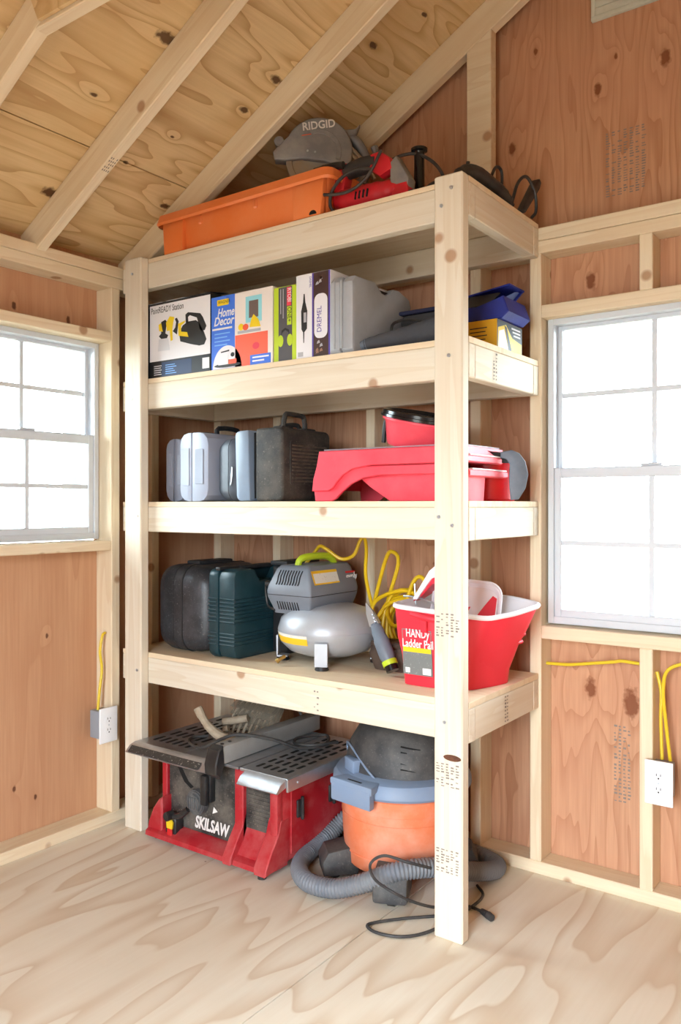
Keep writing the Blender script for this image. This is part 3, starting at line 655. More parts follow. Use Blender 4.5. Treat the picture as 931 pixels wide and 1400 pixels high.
b = B(); shell(b, [(-91.8, 1.9), (-91.4, 1.0), (-90.6, .35), (-89.3, .05), (-87.6, 0)], 80.3, 94.8, D4, D4+12.4, 2.6); c1 = wb(b, 'front_shell', 'case_black', t, ang=50)
b = B(); shell(b, [(-87.5, 0), (-86.4, 0), (-84.4, .1), (-82.6, .5), (-81.6, 1.2), (-81.2, 2.1)], 80.3, 94.8, D4, D4+12.4, 2.6); wb(b, 'back_shell', 'case_black', t, ang=50)
b = B(); shell(b, [(-87.62, .12), (-87.48, .12)], 80.3, 94.8, D4, D4+12.4, 2.6); shell(b, [(-85.9, -.06), (-85.7, -.06)], 80.3, 94.8, D4, D4+12.4, 2.6); wb(b, 'seam', 'case_dark', t)
b = B(); b.box(-88.2, -85.6, 83.5, 90.5, D4+12.2, D4+12.9, .2, 2); wb(b, 'carry_handle', 'case_dark', t)
t = thing('tool_case', 'dark green ribbed tool case between the rounded black case and the air compressor', 'tool case', (-78.5, 88, D4))
b = B(); b.prism(rr(80.6, 95.0, D4, D4+12.2, [1.0, 1.0, 1.2, 1.2], 5), 'x', -80.9, -79.1, .35, 2); s1 = wb(b, 'left_shell', 'case_green', t)
b = B(); pg = [(80.6, D4+1.2), (81.0, D4+.3), (82, D4), (94, D4), (95, D4+1), (95, D4+12.2), (91.5, D4+12.2), (90.2, D4+10.4), (86, D4+10.4), (84.9, D4+12.0), (84.2, D4+12.2), (81.6, D4+12.2), (80.9, D4+11.8), (80.6, D4+11.0)]
b.prism(pg, 'x', -79.0, -76.0, .4, 2); s2 = wb(b, 'right_shell', 'case_green', t)
b = B()
for k in list(range(7)): z = D4+4.9+k*.52; b.box(-80.95, -79.3, 80.45, 81.0, z, z+.26, .1); b.box(-78.8, -75.9, 80.45, 93, z, z+.26, .1)
for k in range(4): z = D4+1.8+k*.5; b.box(-80.95, -79.3, 80.45, 81.0, z, z+.24, .1); b.box(-78.8, -75.9, 80.45, 93, z, z+.24, .1)
r_ = wb(b, 'ribs', 'case_green', s2); r_['kind'] = 'stuff'
b = B(); b.box(-79.5, -78.6, 80.5, 84.5, D4+12.0, D4+12.5, .15, 2); b.box(-79.6, -78.4, 84.5, 91.5, D4+11.9, D4+12.5, .2, 2); wb(b, 'carry_handle', 'case_dark', t)
t = thing('tool_case', 'upright black case standing behind the dark green case and the compressor', 'tool case', (-74.4, 91.5, D4))
b = B(); b.prism(rr(88.2, 95.3, D4, D4+12.6, .8, 4), 'x', -75.8, -73.0, .3, 2); wb(b, 'body', 'case_dark', t)
b = B(); b.box(-75.85, -72.8, 87.8, 95.4, D4+12.5, D4+13.1, .15, 2); wb(b, 'lid', 'case_dark', t)

# air compressor
M['comp_grey'] = paint('grey_compressor_housing', (118, 124, 134), 0.45, wear=(104, 104, 106), wear_amt=.3, wear_scale=8)
M['tank'] = paint('silver_tank', (178, 182, 190), 0.38, 0.25, wear=(160, 158, 152), wear_amt=.4, wear_scale=6)
M['lime'] = paint('lime_handle', (186, 206, 40), 0.45)
M['label_w'] = paint('white_label', (226, 222, 212), 0.6, speck=(150, 140, 120), speck_amt=.6)
M['label_y'] = paint('yellow_warning_label', (240, 190, 40), 0.55)
M['brass'] = paint('brass', (190, 160, 96), 0.3, 0.9)
AX, AY = -65.7, 88.2
t = thing('air_compressor', 'grey pancake air compressor with a lime green handle on the lowest shelf', 'air compressor', (AX, AY, D4))
b = B(); z0 = .9; Rk = 6.9
b.lathe([(0, z0), (3.6, z0+.15), (5.4, z0+.8), (6.5, z0+1.9), (Rk, z0+3.3), (Rk, z0+3.7), (6.5, z0+5.0), (5.4, z0+6.1), (3.6, z0+6.7), (0, z0+6.9)], 56); tk = b.build('tank', 'tank', t, ang=60)
b = B(); b.lathe([(Rk-.1, z0+3.42), (Rk+.03, z0+3.46), (Rk+.03, z0+3.54), (Rk-.1, z0+3.58)], 56); b.build('weld_seam', 'tank', tk)
def band(b, r0, a0, a1, z_0, z_1, n=10, off=.03):
    tp = [(5.4, .8), (6.5, 1.9), (Rk, 3.3), (Rk, 3.7), (6.5, 5.0)]
    def rad(z):
        z -= z0
        for (ra, za), (rb, zb) in zip(tp, tp[1:]):
            if za <= z <= zb: return ra+(rb-ra)*(z-za)/(zb-za)+off
        return Rk+off
    zs = [z_0+(z_1-z_0)*k/4 for k in range(5)]
    if z_0 < z0+3.3 < z_1: zs = sorted(zs+[z0+3.3])
    g = [[b.bm.verts.new((rad(z)*math.cos(R(a0+(a1-a0)*i/n)), rad(z)*math.sin(R(a0+(a1-a0)*i/n)), z)) for z in zs] for i in range(n+1)]
    for p, q in zip(g, g[1:]):
        for k in range(len(zs)-1): b.bm.faces.new((p[k], q[k], q[k+1], p[k+1]))
b = B(); band(b, Rk+.03, 222, 282, z0+2.1, z0+2.95, 16, .05); wb_ = b.build('warning_label', 'label_y', tk)
b = B(); band(b, Rk+.035, 222, 282, z0+2.95, z0+3.35, 16, .05); b.build('warning_label', 'label_w', tk)
for a in (-62, -152, 28, 118):
    m_ = Matrix.Rotation(R(a), 4, 'Z'); b = B()
    b.prism([(5.6, .5), (7.1, .5), (7.15, 3.4), (6.85, 3.5), (6.9, .75), (5.6, .7)], 'y', -.85, .85, .04, 1, m=m_); lg = b.build('foot_bracket', 'tank', t)
    b = B(); c_ = m_ @ Vector((6.4, 0, 0)); b.cyl((c_.x, c_.y, 0), (c_.x, c_.y, .55), .95, .75, 18, .08); b.build('rubber_foot', 'blk', lg)
b = B(); b.cyl((-2.8, -5.9, 1.2), (-3.3, -6.6, .8), .25, n=10, bev=.04); b.cyl((-3.3, -6.6, .8), (-3.5, -6.9, .5), .32, n=10, bev=.04); b.build('drain_valve', 'brass', tk)
# housing: front face x -6.6..0.8 (y -5.2), runs back in y
def hs(z, xi, yi): return [(p[0], p[1], z) for p in rr(-6.7+xi, .9-xi, -5.3+yi, 6.6-yi*.4, [1.8, 1.2, .5, .35], 4)]
b = B(); b.loft([hs(6.55, .75, .75), hs(7.3, .55, .55), hs(8.7, .05, .05), hs(9.0, 0, 0)]); h1 = b.build('lower_housing', 'comp_grey', t, ang=45)
b = B(); b.loft([hs(9.1, 0, 0), hs(9.5, -.02, -.02), hs(10.2, .1, .1), hs(12.4, .9, .95), hs(12.9, 1.3, 1.4)]); h2 = b.build('upper_housing', 'comp_grey', t, ang=45)
b = B(); b.loft([hs(8.98, .05, .05), hs(9.12, .05, .05)]); b.build('housing_seam', 'case_dark', t)
b = B()
for k in range(9):
    x = -5.0+k*.46; b.tube([(x, -5.17, 10.4), (x+.1, -4.97, 10.9), (x+.05, -4.74, 11.5), (x+.25, -4.42, 12.3)], .085, 4, 2)
b.build('vent_slots', 'slot', h2)
b = B()
for k in range(9): x = -4.9+k*.42; b.tube([(x, -5.05, 8.2), (x+.12, -4.75, 7.1)], .085, 4, 1)
b.build('vent_slots', 'slot', h1)
def sidepl(b, y0, y1, z_0, z_1, off=.03):
    f_ = lambda z: .9-(.1+(z-10.2)/(2.2)*.8)+off
    vs = [b.bm.verts.new((f_(z), y, z)) for (y, z) in ((y0, z_0), (y1, z_0), (y1, z_1), (y0, z_1))]; b.bm.faces.new(vs)
b = B(); sidepl(b, -4.2, 1.4, 10.6, 12.25, .03); b.build('spec_label', 'label_w', h2)
b = B(); sidepl(b, -4.2, 1.4, 11.95, 12.3, .05); sidepl(b, -4.2, -3.9, 10.6, 12.3, .05); sidepl(b, -4.2, 1.4, 10.5, 10.7, .05); b.build('spec_label', 'label_y', h2)
text('lettering', 'evolv', 1.1, 'white', h2, (.48, 3.2, 10.65), (RX, 0, R(90)), sx=.8, ext=.03, label='white evolv lettering')
b = B(); sidepl(b, 3.3, 5.6, 11.6, 11.85, .05); b.build('name_plate', 'red', h2)
b = B(); b.tube([(-3.4, -2.6, 12.7), (-3.1, -2.4, 13.6), (-2.8, -1.0, 13.95), (-2.6, 2.6, 13.9), (-2.4, 4.0, 13.3), (-2.4, 4.4, 12.5)], [.45, .5, .5, .5, .45], 10, 5); b.build('carry_handle', 'lime', t)
b = B(); b.tube([(-6.6, -4.0, 9.2), (-7.3, -4.4, 10.6), (-7.6, -4.2, 9.0), (-7.2, -4.2, 7.3), (-5.6, -4.6, 6.9)], .17, 8, 6); b.cyl((-6.5, -4.3, 10.3), (-7.4, -4.5, 10.3), .4, n=12, bev=.06); b.build('pressure_line', 'blk', t)
# yellow air hose coil leaning on the studs
M['hose_y'] = paint('yellow_air_hose', (228, 188, 20), 0.4)
random.seed(5)
t = thing('air_hose', 'coiled yellow air hose heaped behind the compressor and nailer', 'hose', (-56, 93, D4))
pts = []
for k in range(9*8):
    a = k/8*2*PI; lp = k//8; rx_ = 4.7-.35*(lp % 3); rz_ = 3.6-.3*(lp % 2)
    pts.append((-56.2+rx_*math.cos(a)+random.uniform(-.6, .6)+lp*.3-.8, 91.8+.36*lp+.7*math.sin(a)*.8, D4+.5+4.6+rz_*1.15*math.sin(a)+random.uniform(-.5, .5)))
b = B(); b.tube(pts, .27, 8, 4); wb(b, 'hose_coil', 'hose_y', t)
b = B(); b.tube([(-62, 93.5, D4+7.5), (-60.5, 94.2, D4+13.6), (-59.4, 94.2, D4+14.6), (-58.4, 94, D4+13.0), (-59.6, 93, D4+7), (-57.4, 92.2, D4+5), (-55, 92.2, D4+10.8), (-53.6, 92.4, D4+11.4), (-53.2, 92.6, D4+9), (-54.8, 92.4, D4+5)], .27, 8, 6); wb(b, 'hose_loop', 'hose_y', t)
b = B(); b.tube([(-72.2, 90.5, D4+12.0), (-70.4, 91.0, D4+14.3), (-69.4, 91.0, D4+15.2), (-68.4, 91.2, D4+14.8), (-66.5, 92, D4+13.5), (-65.2, 93.2, D4+14.0), (-64.4, 93.6, D4+16.0), (-63.7, 93.6, D4+16.5), (-63.2, 93.4, D4+14.8), (-63.0, 93, D4+11), (-61.5, 92.8, D4+6)], .25, 8, 6); wb(b, 'hose_loop', 'hose_y', t)
# brush-like multi tool leaning by the compressor
M['tool_grey'] = paint('blue_grey_tool', (108, 118, 130), 0.5, wear=(84, 90, 98), wear_amt=.4, wear_scale=12)
M['steel'] = paint('bright_steel', (196, 204, 210), 0.3, 0.8)
t = thing('pneumatic_tool', 'grey handheld cutting tool with steel blades leaning on the compressor by the red pail', 'tool', (-54.0, 83.9, D4))
A0 = Vector((-53.4, 84.6, D4+.85)); A1 = Vector((-57.9, 85.7, D4+8.6)); d_ = (A1-A0)
def al(s_): return A0+d_*s_
b = B(); b.tube([al(.0), al(.1), al(.25), al(.42), al(.62), al(.68)], [.75, .85, 1.0, 1.0, .85, .7, .55], 12, 3); gr = wb(b, 'grip', 'tool_grey', t)
b = B(); b.tube([al(.06), al(.13)], .95, 14, 1); wb(b, 'band', 'lime', gr)
b = B(); b.tube([al(-.02), al(.06)], .82, 14, 1); wb(b, 'end_cap', 'blk_shiny', gr)
b = B(); p = al(.66); q = al(1.0); sdv = Vector((.55, .1, .25))
b.loft([[p-sdv*1.1+Vector((0, -.3, 0)), p+sdv*1.1+Vector((0, -.3, 0)), p+sdv*1.1+Vector((0, .3, 0)), p-sdv*1.1+Vector((0, .3, 0))], [al(.85)-sdv*.9+Vector((0, -.2, 0)), al(.85)+sdv*.7+Vector((0, -.2, 0)), al(.85)+sdv*.7+Vector((0, .2, 0)), al(.85)-sdv*.9+Vector((0, .2, 0))], [q-sdv*.3+Vector((0, -.05, 0)), q-sdv*.1+Vector((0, -.05, 0)), q-sdv*.1+Vector((0, .05, 0)), q-sdv*.3+Vector((0, .05, 0))]])
wb(b, 'blade', 'steel', t)
b = B()
for k in range(3): c_ = al(.7+k*.05)+Vector((.35, -.35, .2)); b.sphere(c_, .16, n=8)
wb(b, 'rivet', 'steel', t)
M['brown'] = paint('dark_leather', (74, 56, 46), 0.8, wear=(110, 92, 78), wear_amt=.5, wear_scale=8, bump=.4)
t = thing('tool_pouch', 'dark brown leather pouch slumped behind the handheld cutting tool', 'pouch', (-55.5, 89, D4))
b = B(); b.loft([[(p[0], p[1], z) for p in rr(-58.5+i_, -52.6-i_, 86.8+i_, 90.8-i_*.5, 1.2)] for z, i_ in ((D4, .3), (D4+2.0, -.2), (D4+2.9, 0), (D4+3.5, .4))]); wb(b, 'pouch', 'brown', t, ang=60)
b = B(); b.tube([(-58.0, 87.0, D4+3.4), (-55.5, 86.7, D4+3.1), (-53.2, 87.0, D4+3.5)], .3, 8, 4); wb(b, 'hem', 'brown', t)

# red ladder pail with tray liners
M['pail'] = paint('red_pail', (228, 42, 60), 0.5)
M['liner'] = paint('white_painty_liner_and_shine', (236, 230, 234), 0.45)
M['pailin'] = paint('paint_smeared_red', (228, 52, 70), 0.4)
M['label_grey'] = paint('grey_label', (118, 120, 118), 0.6, speck=(210, 210, 205), speck_amt=.5)
t = thing('paint_pail', 'red ladder paint pail with white rim at the right end of the lowest shelf', 'paint pail', (-45.8, 86.8, D4))
def PL(pts, z): return [Vector((x, y, z_)) for (x, y), z_ in zip(pts, z if isinstance(z, (list, tuple)) else [z]*len(pts))]
bot = [(-50.4, 81.9), (-46.2, 81.9), (-42.2, 83.3), (-41.2, 86), (-40.3, 89.6), (-42.4, 92.6), (-48.6, 92.2), (-50.2, 90.8)]
m1 = [(-50.7, 81.7), (-46.2, 81.6), (-42.0, 83.1), (-40.9, 86), (-39.9, 89.8), (-42.4, 93.0), (-48.9, 92.5), (-50.6, 91)]
m2 = [(-51.2, 81.4), (-46.1, 81.3), (-41.2, 83.6), (-39.7, 86.5), (-38.6, 91.0), (-42.4, 93.6), (-49.2, 92.9), (-51.1, 91.2)]
top = [(-51.5, 81.2), (-46.0, 81.1), (-40.3, 83.9), (-38.4, 87.0), (-37.2, 92.0), (-42.2, 94.3), (-49.4, 93.3), (-51.5, 91.4)]
zt = [34.3, 34.0, 33.3, 33.7, 34.3, 34.6, 34.8, 34.6]
def inset(L, d, z=None):
    c_ = sum((Vector(p) for p in L), Vector((0, 0)))/len(L) if len(L[0]) == 2 else sum((Vector(p) for p in L), Vector((0, 0, 0)))/len(L)
    out = []
    for p in L:
        v = Vector(p); w_ = (v-c_); w2 = w_.normalized()*d; w2 = Vector((w2[0], w2[1], 0)) if len(p) == 3 else w2
        out.append(v-w2)
    return out
def smoothloop(L, k=4):
    n = len(L); o = []
    L = [Vector(p) for p in L]
    for i in range(n):
        p, q, a = L[i], L[(i+1) % n], L[(i-1) % n]
        d1 = min((p-a).length, (q-p).length)*.28
        s0 = p+(a-p).normalized()*d1; s1 = p+(q-p).normalized()*d1
        for j in range(k+1):
            u = j/k; o.append(s0*(1-u)**2+p*2*u*(1-u)+s1*u*u)
    return o
loops = [smoothloop(PL(bot, D4+.02)), smoothloop(PL(m1, D4+3.4)), smoothloop(PL(m2, D4+5.6)), smoothloop(PL(top, zt))]
inn = [smoothloop(inset(PL(top, zt), .25)), smoothloop(inset(PL(m2, D4+5.6), .25)), smoothloop(inset(PL(bot, D4+.3), .3))]
b = B(); b.loft(loops+inn); bk = wb(b, 'bucket', 'pail', t, ang=40)
b = B(); rim = smoothloop([p+Vector((0, 0, .05)) for p in PL(top, zt)]); b.tube(rim, .3, 8, 1, closed=True); wb(b, 'rim', 'liner', t)
b = B(); b.loft([smoothloop([p+Vector((0, 0, .1)) for p in inset(PL(top, zt), -.25)]), smoothloop([p+Vector((0, 0, .32)) for p in inset(PL(top, zt), .1)]), smoothloop([p+Vector((0, 0, -2.2)) for p in inset(PL(top, zt), 2.2)]), smoothloop([p+Vector((0, 0, -3)) for p in inset(PL(top, zt), 3.2)])], cap=False)
wb(b, 'liner', 'liner', t, ang=50)
# roller grid steps on the spout side
b = B()
for k in range(4): z = D4+4.7+k*.95; x_ = -39.75+(z-30.8)*.36; b.tube([(x_-.05, 87.6, z), (x_+.75, 91.0, z+.1)], .26, 6, 1)
wb(b, 'roller_steps', 'pail', bk)
b = B(); b.tube([(-48.5, 80.9, 33.6), (-46.4, 80.7, 33.3), (-44.5, 81.3, 33.0)], .35, 8, 3); b.box(-47.3, -46.5, 80.8, 81.3, 31.6, 33.3, .1); wb(b, 'handle_lug', 'pail', t)
def fr3(x, z): # front face of the pail: y from x and height
    f_ = (z-D4)/(34.1-D4); return 81.83-.68*f_-.06
b = B()
def fquad(b, x0, x1, z0, z1, o=0.0): b.bm.faces.new([b.bm.verts.new((x, fr3(x, z)-o, z)) for x, z in ((x0, z0), (x1, z0), (x1, z1), (x0, z1))])
fquad(b, -50.0, -46.1, D4+1.3, D4+6.6); lb = wb(b, 'label', 'label_grey', t, smooth=False)
b = B(); fquad(b, -49.9, -46.2, D4+4.5, D4+6.5, .015); wb(b, 'label_panel', 'pailin', lb, smooth=False)
b = B(); fquad(b, -49.9, -46.2, D4+3.95, D4+4.5, .015); wb(b, 'label_stripe', 'yellow', lb, smooth=False)
b = B(); fquad(b, -49.7, -49.1, D4+1.5, D4+2.1, .015); wb(b, 'label_box', 'white', lb, smooth=False); b = B(); fquad(b, -47.4, -46.3, D4+1.45, D4+2.2, .015); wb(b, 'label_box', 'white', lb, smooth=False)
o = text('lettering', 'HANDy\nLadder Pail', .95, 'white', t, (-2.95, -5.49, 5.75), (R(94), 0, 0), 'CENTER', ext=.02, sx=.7, bold=.02, label='white HANDy Ladder Pail lettering'); o.location = Vector((-1.75-.3, -5.6, 5.75))*S
# tray liners in the pail
t = thing('tray_liner', 'red and white paint smeared tray liner standing in the red pail, right', 'tray liner', (-42.5, 88, D4))
m_ = Matrix.Translation((-44.6, 87.6, 32.6)) @ Matrix.Rotation(R(28), 4, 'Z') @ Matrix.Rotation(R(62), 4, 'X') @ Matrix.Rotation(R(-6), 4, 'Z')
b = B(); o1 = rr(-4.2, 3.4, -1.5, 4.4, 1.6, 6); 
b.loft([[(p[0], p[1], 0) for p in o1], [(p[0]*1.06, p[1]*1.06, .7) for p in o1], [(p[0]*1.0, p[1]*1.0, .7) for p in o1], [(p[0]*.93, p[1]*.93, .12) for p in o1]], m=m_); tl = wb(b, 'tray', 'liner', t, ang=50)
b = B(); b.prism([(1.4, -1.2), (3.0, -.6), (3.1, 2.9), (2.6, 3.2), (1.7, 1.8), (1.0, .6)], 'z', .11, .16, m=m_); b.prism([(-4, -.9), (-1.6, -.7), (.4, -.2), (.6, .2), (-1.4, .0), (-4, -.3)], 'z', .11, .16, m=m_); b.prism([(-4, .3), (-2, .5), (-.1, 1.0), (.1, 1.5), (-.6, 1.4), (-2.2, .9), (-4, .9)], 'z', .11, .16, m=m_)
wb(b, 'paint_smear', 'pailin', tl, smooth=False)
b = B(); b.tube([m_ @ Vector((p[0]*1.06, p[1]*1.06, .72)) for p in o1], .13, 6, 1, closed=True); wb(b, 'tray_rim', 'liner', tl)
t = thing('tray_liner', 'folded red and white tray liner standing in the red pail, left', 'tray liner', (-47.5, 85, D4))
b = B(); b.prism([(-50.3, 34.6), (-47.8, 38.2), (-47.0, 38.9), (-45.2, 38.6), (-44.6, 33.0), (-45.6, 33.0), (-46.4, 36.6), (-47.6, 36.9), (-49.0, 35.4)], 'y', 84.2, 86.6, .12, 1); tl = wb(b, 'tray', 'pailin', t)
b = B(); b.prism([(-50.2, 34.9), (-47.9, 38.4), (-47.0, 39.1), (-45.4, 38.9), (-46.2, 38.0), (-47.6, 37.5), (-49.6, 34.9)], 'y', 83.95, 84.3, .05, 1); wb(b, 'tray_rim', 'liner', tl)
M['wire'] = paint('blue_black_wire', (28, 34, 50), 0.4)
t = thing('mini_roller', 'dark blue roller frame tucked under the folded liner in the pail', 'paint roller', (-47, 85, D4))
b = B(); b.cyl((-47.2, 84.8, 31.0), (-46.6, 85.2, 35.4), .75, .7, 16, .15); wb(b, 'roller_cover', 'wire', t)
b = B(); b.tube([(-51.9, 85.0, 35.1), (-50.6, 84.8, 35.1), (-49.2, 84.8, 34.9), (-47.4, 84.9, 34.4)], .12, 8, 3); b.tube([(-50.2, 84.8, 34.2), (-50.3, 84.7, 36.7)], .12, 8, 1); b.sphere((-51.9, 85, 35.1), .17, n=8); wb(b, 'wire_frame', 'steel', t)
def rstamp(u, y, side=False):
    b = B()
    random.seed(int(u))
    th = 4.45*math.cos(AL)+.012
    for i in range(5):
        for j in range(4):
            if random.random() < .15: continue
            x = u+i*.5; yy = y+.25+j*.28
            b.bm.faces.new([b.bm.verts.new(v) for v in ((x, yy, -th), (x+.3, yy, -th), (x+.3, yy+.14, -th), (x, yy+.14, -th))])
    o = slope_obj(b.build('grade_stamp', 'stamp', ce, smooth=False)); o['kind'] = 'stuff'
rstamp(17, 64.0); rstamp(15, 80.3)
# ------------------------------------------------------------------ shelf at 46 in
D3 = 46.62
M['case_blue'] = paint('light_blue_grey_case', (152, 158, 176), 0.42, wear=(150, 152, 160), wear_amt=.3, wear_scale=10)
M['case_blue2'] = paint('darker_blue_grey_case', (132, 136, 152), 0.45, wear=(112, 114, 124), wear_amt=.3, wear_scale=10)  # darker blue grey for the left case and the latch panel
M['case_soft'] = paint('black_moulded_case', (62, 68, 78), 0.5, wear=(92, 98, 106), wear_amt=.5, wear_scale=10, bump=.2)
M['case_dusty'] = paint('dusty_black_case', (42, 40, 38), 0.7, wear=(98, 90, 80), wear_amt=.65, wear_scale=7, speck=(150, 140, 124), speck_amt=.35, bump=.4)
M['lid_blue'] = paint('blue_grey_case_lid', (120, 136, 156), 0.4, wear=(104, 108, 112), wear_amt=.35, wear_scale=8)
def octcase(name, label, x0, x1, y0, y1, h, mat):
    t = thing(name, label, 'tool case', ((x0+x1)/2, (y0+y1)/2, D3)); w = x1-x0; xm = x0+w*.42
    b = B(); b.prism(rr(x0, xm, D3, D3+h, [.15, 1.5, 1.6, .15], 3), 'y', y0, y1, .55, 2); l_ = wb(b, 'left_shell', mat, t, ang=25)
    b = B(); b.prism(rr(xm+.06, x1, D3, D3+h, [1.7, .15, .15, 1.7], 3), 'y', y0, y1, .55, 2); r_ = wb(b, 'right_shell', mat, t, ang=25)
    b = B(); b.prism(rr(xm+.7, x1-.9, D3+2.4, D3+h-2.3, .12, 2), 'y', y0-.12, y0+.1, .04, 1); wb(b, 'latch_panel', 'case_blue2', r_)
    b = B(); b.prism(rr(x0+.5, xm-.45, D3+2.2, D3+h-2.1, .1, 2), 'y', y0-.1, y0+.1, .04, 1); wb(b, 'latch_panel', mat, l_)
    b = B(); b.tube([(x0+w/2, y0+4.5, D3+h-.2), (x0+w/2, y0+4.8, D3+h+.9), (x0+w/2, y0+8.6, D3+h+.9), (x0+w/2, y0+8.9, D3+h-.2)], .35, 8, 3); wb(b, 'carry_handle', 'case_dark', t)
    return t
octcase('tool_case', 'lavender grey tool case at the left end of its shelf, beside the left post', -88.9, -85.0, 80.2, 93, 8.95, 'case_blue2')
octcase('tool_case', 'pale blue grey tool case with cut corners, in front of its lavender neighbour', -84.8, -79.3, 79.0, 93, 9.5, 'case_blue')
t = thing('tool_case', 'small black moulded case with a metal latch between the pale case and the dusty one', 'tool case', (-76.3, 86, D3))
b = B(); shell(b, [(-78.7, 1.2), (-78.3, .5), (-77.4, .1), (-76.2, 0)], 79.6, 91, D3, D3+8.6, 1.6); wb(b, 'front_shell', 'case_soft', t, ang=50)
b = B(); shell(b, [(-76.1, 0), (-75.2, .05), (-74.5, .4), (-74.25, .9)], 79.6, 91, D3, D3+8.6, 1.6); wb(b, 'back_shell', 'case_soft', t, ang=50)
b = B(); b.prism([(-75.5, D3+4.6), (-75.25, D3+4.6), (-75.3, D3+3.4), (-75.5, D3+2.4), (-75.75, D3+2.1), (-75.6, D3+3.4)], 'y', 79.45, 79.6, .05, 1); wb(b, 'metal_latch', 'steel', t)
t = thing('tool_case', 'dusty black tool case with grooved side, raised handle and blue grey lid ajar', 'tool case', (-70, 84.5, D3))
b = B(); lidm = Matrix.Translation((-72.8, 79.4, D3)) @ Matrix.Rotation(R(-2.0), 4, 'Y') @ Matrix.Translation((72.8, -79.4, -D3))
b.prism(rr(-74.1, -71.7, D3+.05, D3+9.3, [.2, .7, .8, .2], 3), 'y', 79.0, 89.2, .25, 2, m=lidm); wb(b, 'lid', 'lid_blue', t); b = B(); b.box(-71.8, -71.0, 79.9, 89.0, D3+.4, D3+9.0); wb(b, 'gap_shade', 'slot', t)  # black strip paints the shade in the gap between lid and body
b = B(); b.prism(rr(-71.1, -66.4, D3, D3+9.5, [.9, .4, .4, .9], 4), 'y', 79.3, 89.4, .55, 3); bd = wb(b, 'body', 'case_dusty', t)
b = B(); b.prism(rr(80.7, 88.6, D3+2.2, D3+7.7, .15, 2), 'x', -66.45, -66.3, .03, 1); gp = wb(b, 'grooved_panel', 'case_dusty', bd)
b = B()
for k in range(11): b.box(-66.32, -66.2, 81.0, 88.3, D3+2.5+k*.46, D3+2.72+k*.46, .04)
M['rib_dust'] = paint('dust_in_ribs', (96, 86, 74), .8, wear=(48, 44, 40), wear_amt=.8, wear_scale=30); o = wb(b, 'groove_ribs', 'rib_dust', bd); o['kind'] = 'stuff'
b = B(); b.tube([(-69.0, 82.3, D3+9.2), (-68.9, 82.7, D3+11.2), (-68.9, 83.4, D3+11.6), (-68.9, 86.2, D3+11.5), (-68.9, 86.8, D3+11.0), (-68.9, 87.0, D3+9.2)], .34, 8, 3); wb(b, 'carry_handle', 'case_dusty', t)
b = B(); b.box(-70.1, -68.4, 81.6, 84.0, D3+9.3, D3+9.9, .2, 2); b.box(-70.1, -68.4, 86.2, 88.8, D3+9.3, D3+9.9, .2, 2); o = wb(b, 'hinge_block', 'case_dusty', t); o['kind'] = 'stuff'
for i, (x, y) in enumerate(((-82, 94.2), (-76.5, 93.9))): pass
t = thing('tool_case', 'black flat case standing behind the pale cases with only its handle showing', 'tool case', (-77.5, 94.2, D3))
b = B(); b.prism(rr(-83.5, -72.5, D3, D3+9.4, .8, 3), 'y', 93.4, 95.3, .25, 2); wb(b, 'body', 'case_dark', t)
b = B(); b.tube([(-80.0, 94.4, D3+9.3), (-79.8, 94.4, D3+10.9), (-79, 94.4, D3+11.4), (-76.5, 94.4, D3+11.4), (-75.8, 94.4, D3+10.7), (-75.6, 94.4, D3+9.3)], .35, 8, 3); wb(b, 'carry_handle', 'blk', t)

# red trays
M['tray_red'] = paint('pinkish_red_tray', (234, 62, 80), 0.5, wear=(246, 120, 130), wear_amt=.25, wear_scale=6)
M['film'] = paint('clear_film', (206, 200, 210), 0.25)
M['film'].node_tree.nodes['Principled BSDF'].inputs['Alpha'].default_value = .45
def rev(L): return L
up = [(-61.0, 52.75), (-41.6, 52.75), (-41.6, 50.85), (-53.4, 50.85), (-56.0, 50.45), (-57.3, 49.8), (-58.2, 49.0), (-58.9, 48.2), (-59.6, 47.85), (-62.1, 47.85), (-61.9, 49.4), (-61.4, 50.9)]
lo = [(-61.3, 50.8), (-41.4, 50.8), (-41.4, 49.65), (-52.3, 49.65), (-54.6, 49.35), (-56.3, 48.7), (-57.7, 47.7), (-58.6, 46.9), (-59.2, D3), (-61.8, D3), (-62.0, 48.0)]
t = thing('paint_tray', 'upper of the two nested red paint trays, its arched leg over the other', 'paint tray', (-51.5, 85, 47.8))
b = B(); b.prism(up, 'y', 79.7, 80.1, .1, 1); sd = wb(b, 'side_wall', 'tray_red', t)
b = B(); b.prism(up, 'y', 90.3, 90.7, .1, 1); wb(b, 'side_wall', 'tray_red', t)
b = B(); b.prism([(-61.0, 52.75), (-41.6, 52.75), (-41.6, 52.45), (-60.8, 52.45), (-61.8, 48.0), (-62.1, 48.0)], 'y', 80.0, 90.4, .05, 1); wb(b, 'top_plate', 'tray_red', t)
b = B(); b.box(-43.2, -40.9, 80.1, 90.2, 50.9, 51.7, .15, 1); fl_ = wb(b, 'end_flange', 'tray_red', t)
b = B(); b.box(-42.6, -40.95, 80.9, 89.9, 51.68, 51.85, .05, 1); wb(b, 'flange_shine', 'liner', fl_)  # pale strip painted as the plastic shine on the flange
b = B(); b.prism([(80.0, 52.75), (84.8, 52.75), (90.2, 51.2), (90.2, 50.9), (80.0, 51.9)], 'x', -42.0, -41.3, .05, 1); wb(b, 'end_gusset', 'tray_red', t)
t = thing('paint_tray', 'lower of the two nested red paint trays, its deep well resting on the shelf', 'paint tray', (-51.5, 85, D3))
b = B(); b.prism(lo, 'y', 80.0, 80.4, .1, 1); wb(b, 'side_wall', 'tray_red', t)
b = B(); b.prism(lo, 'y', 90.0, 90.4, .1, 1); wb(b, 'side_wall', 'tray_red', t)
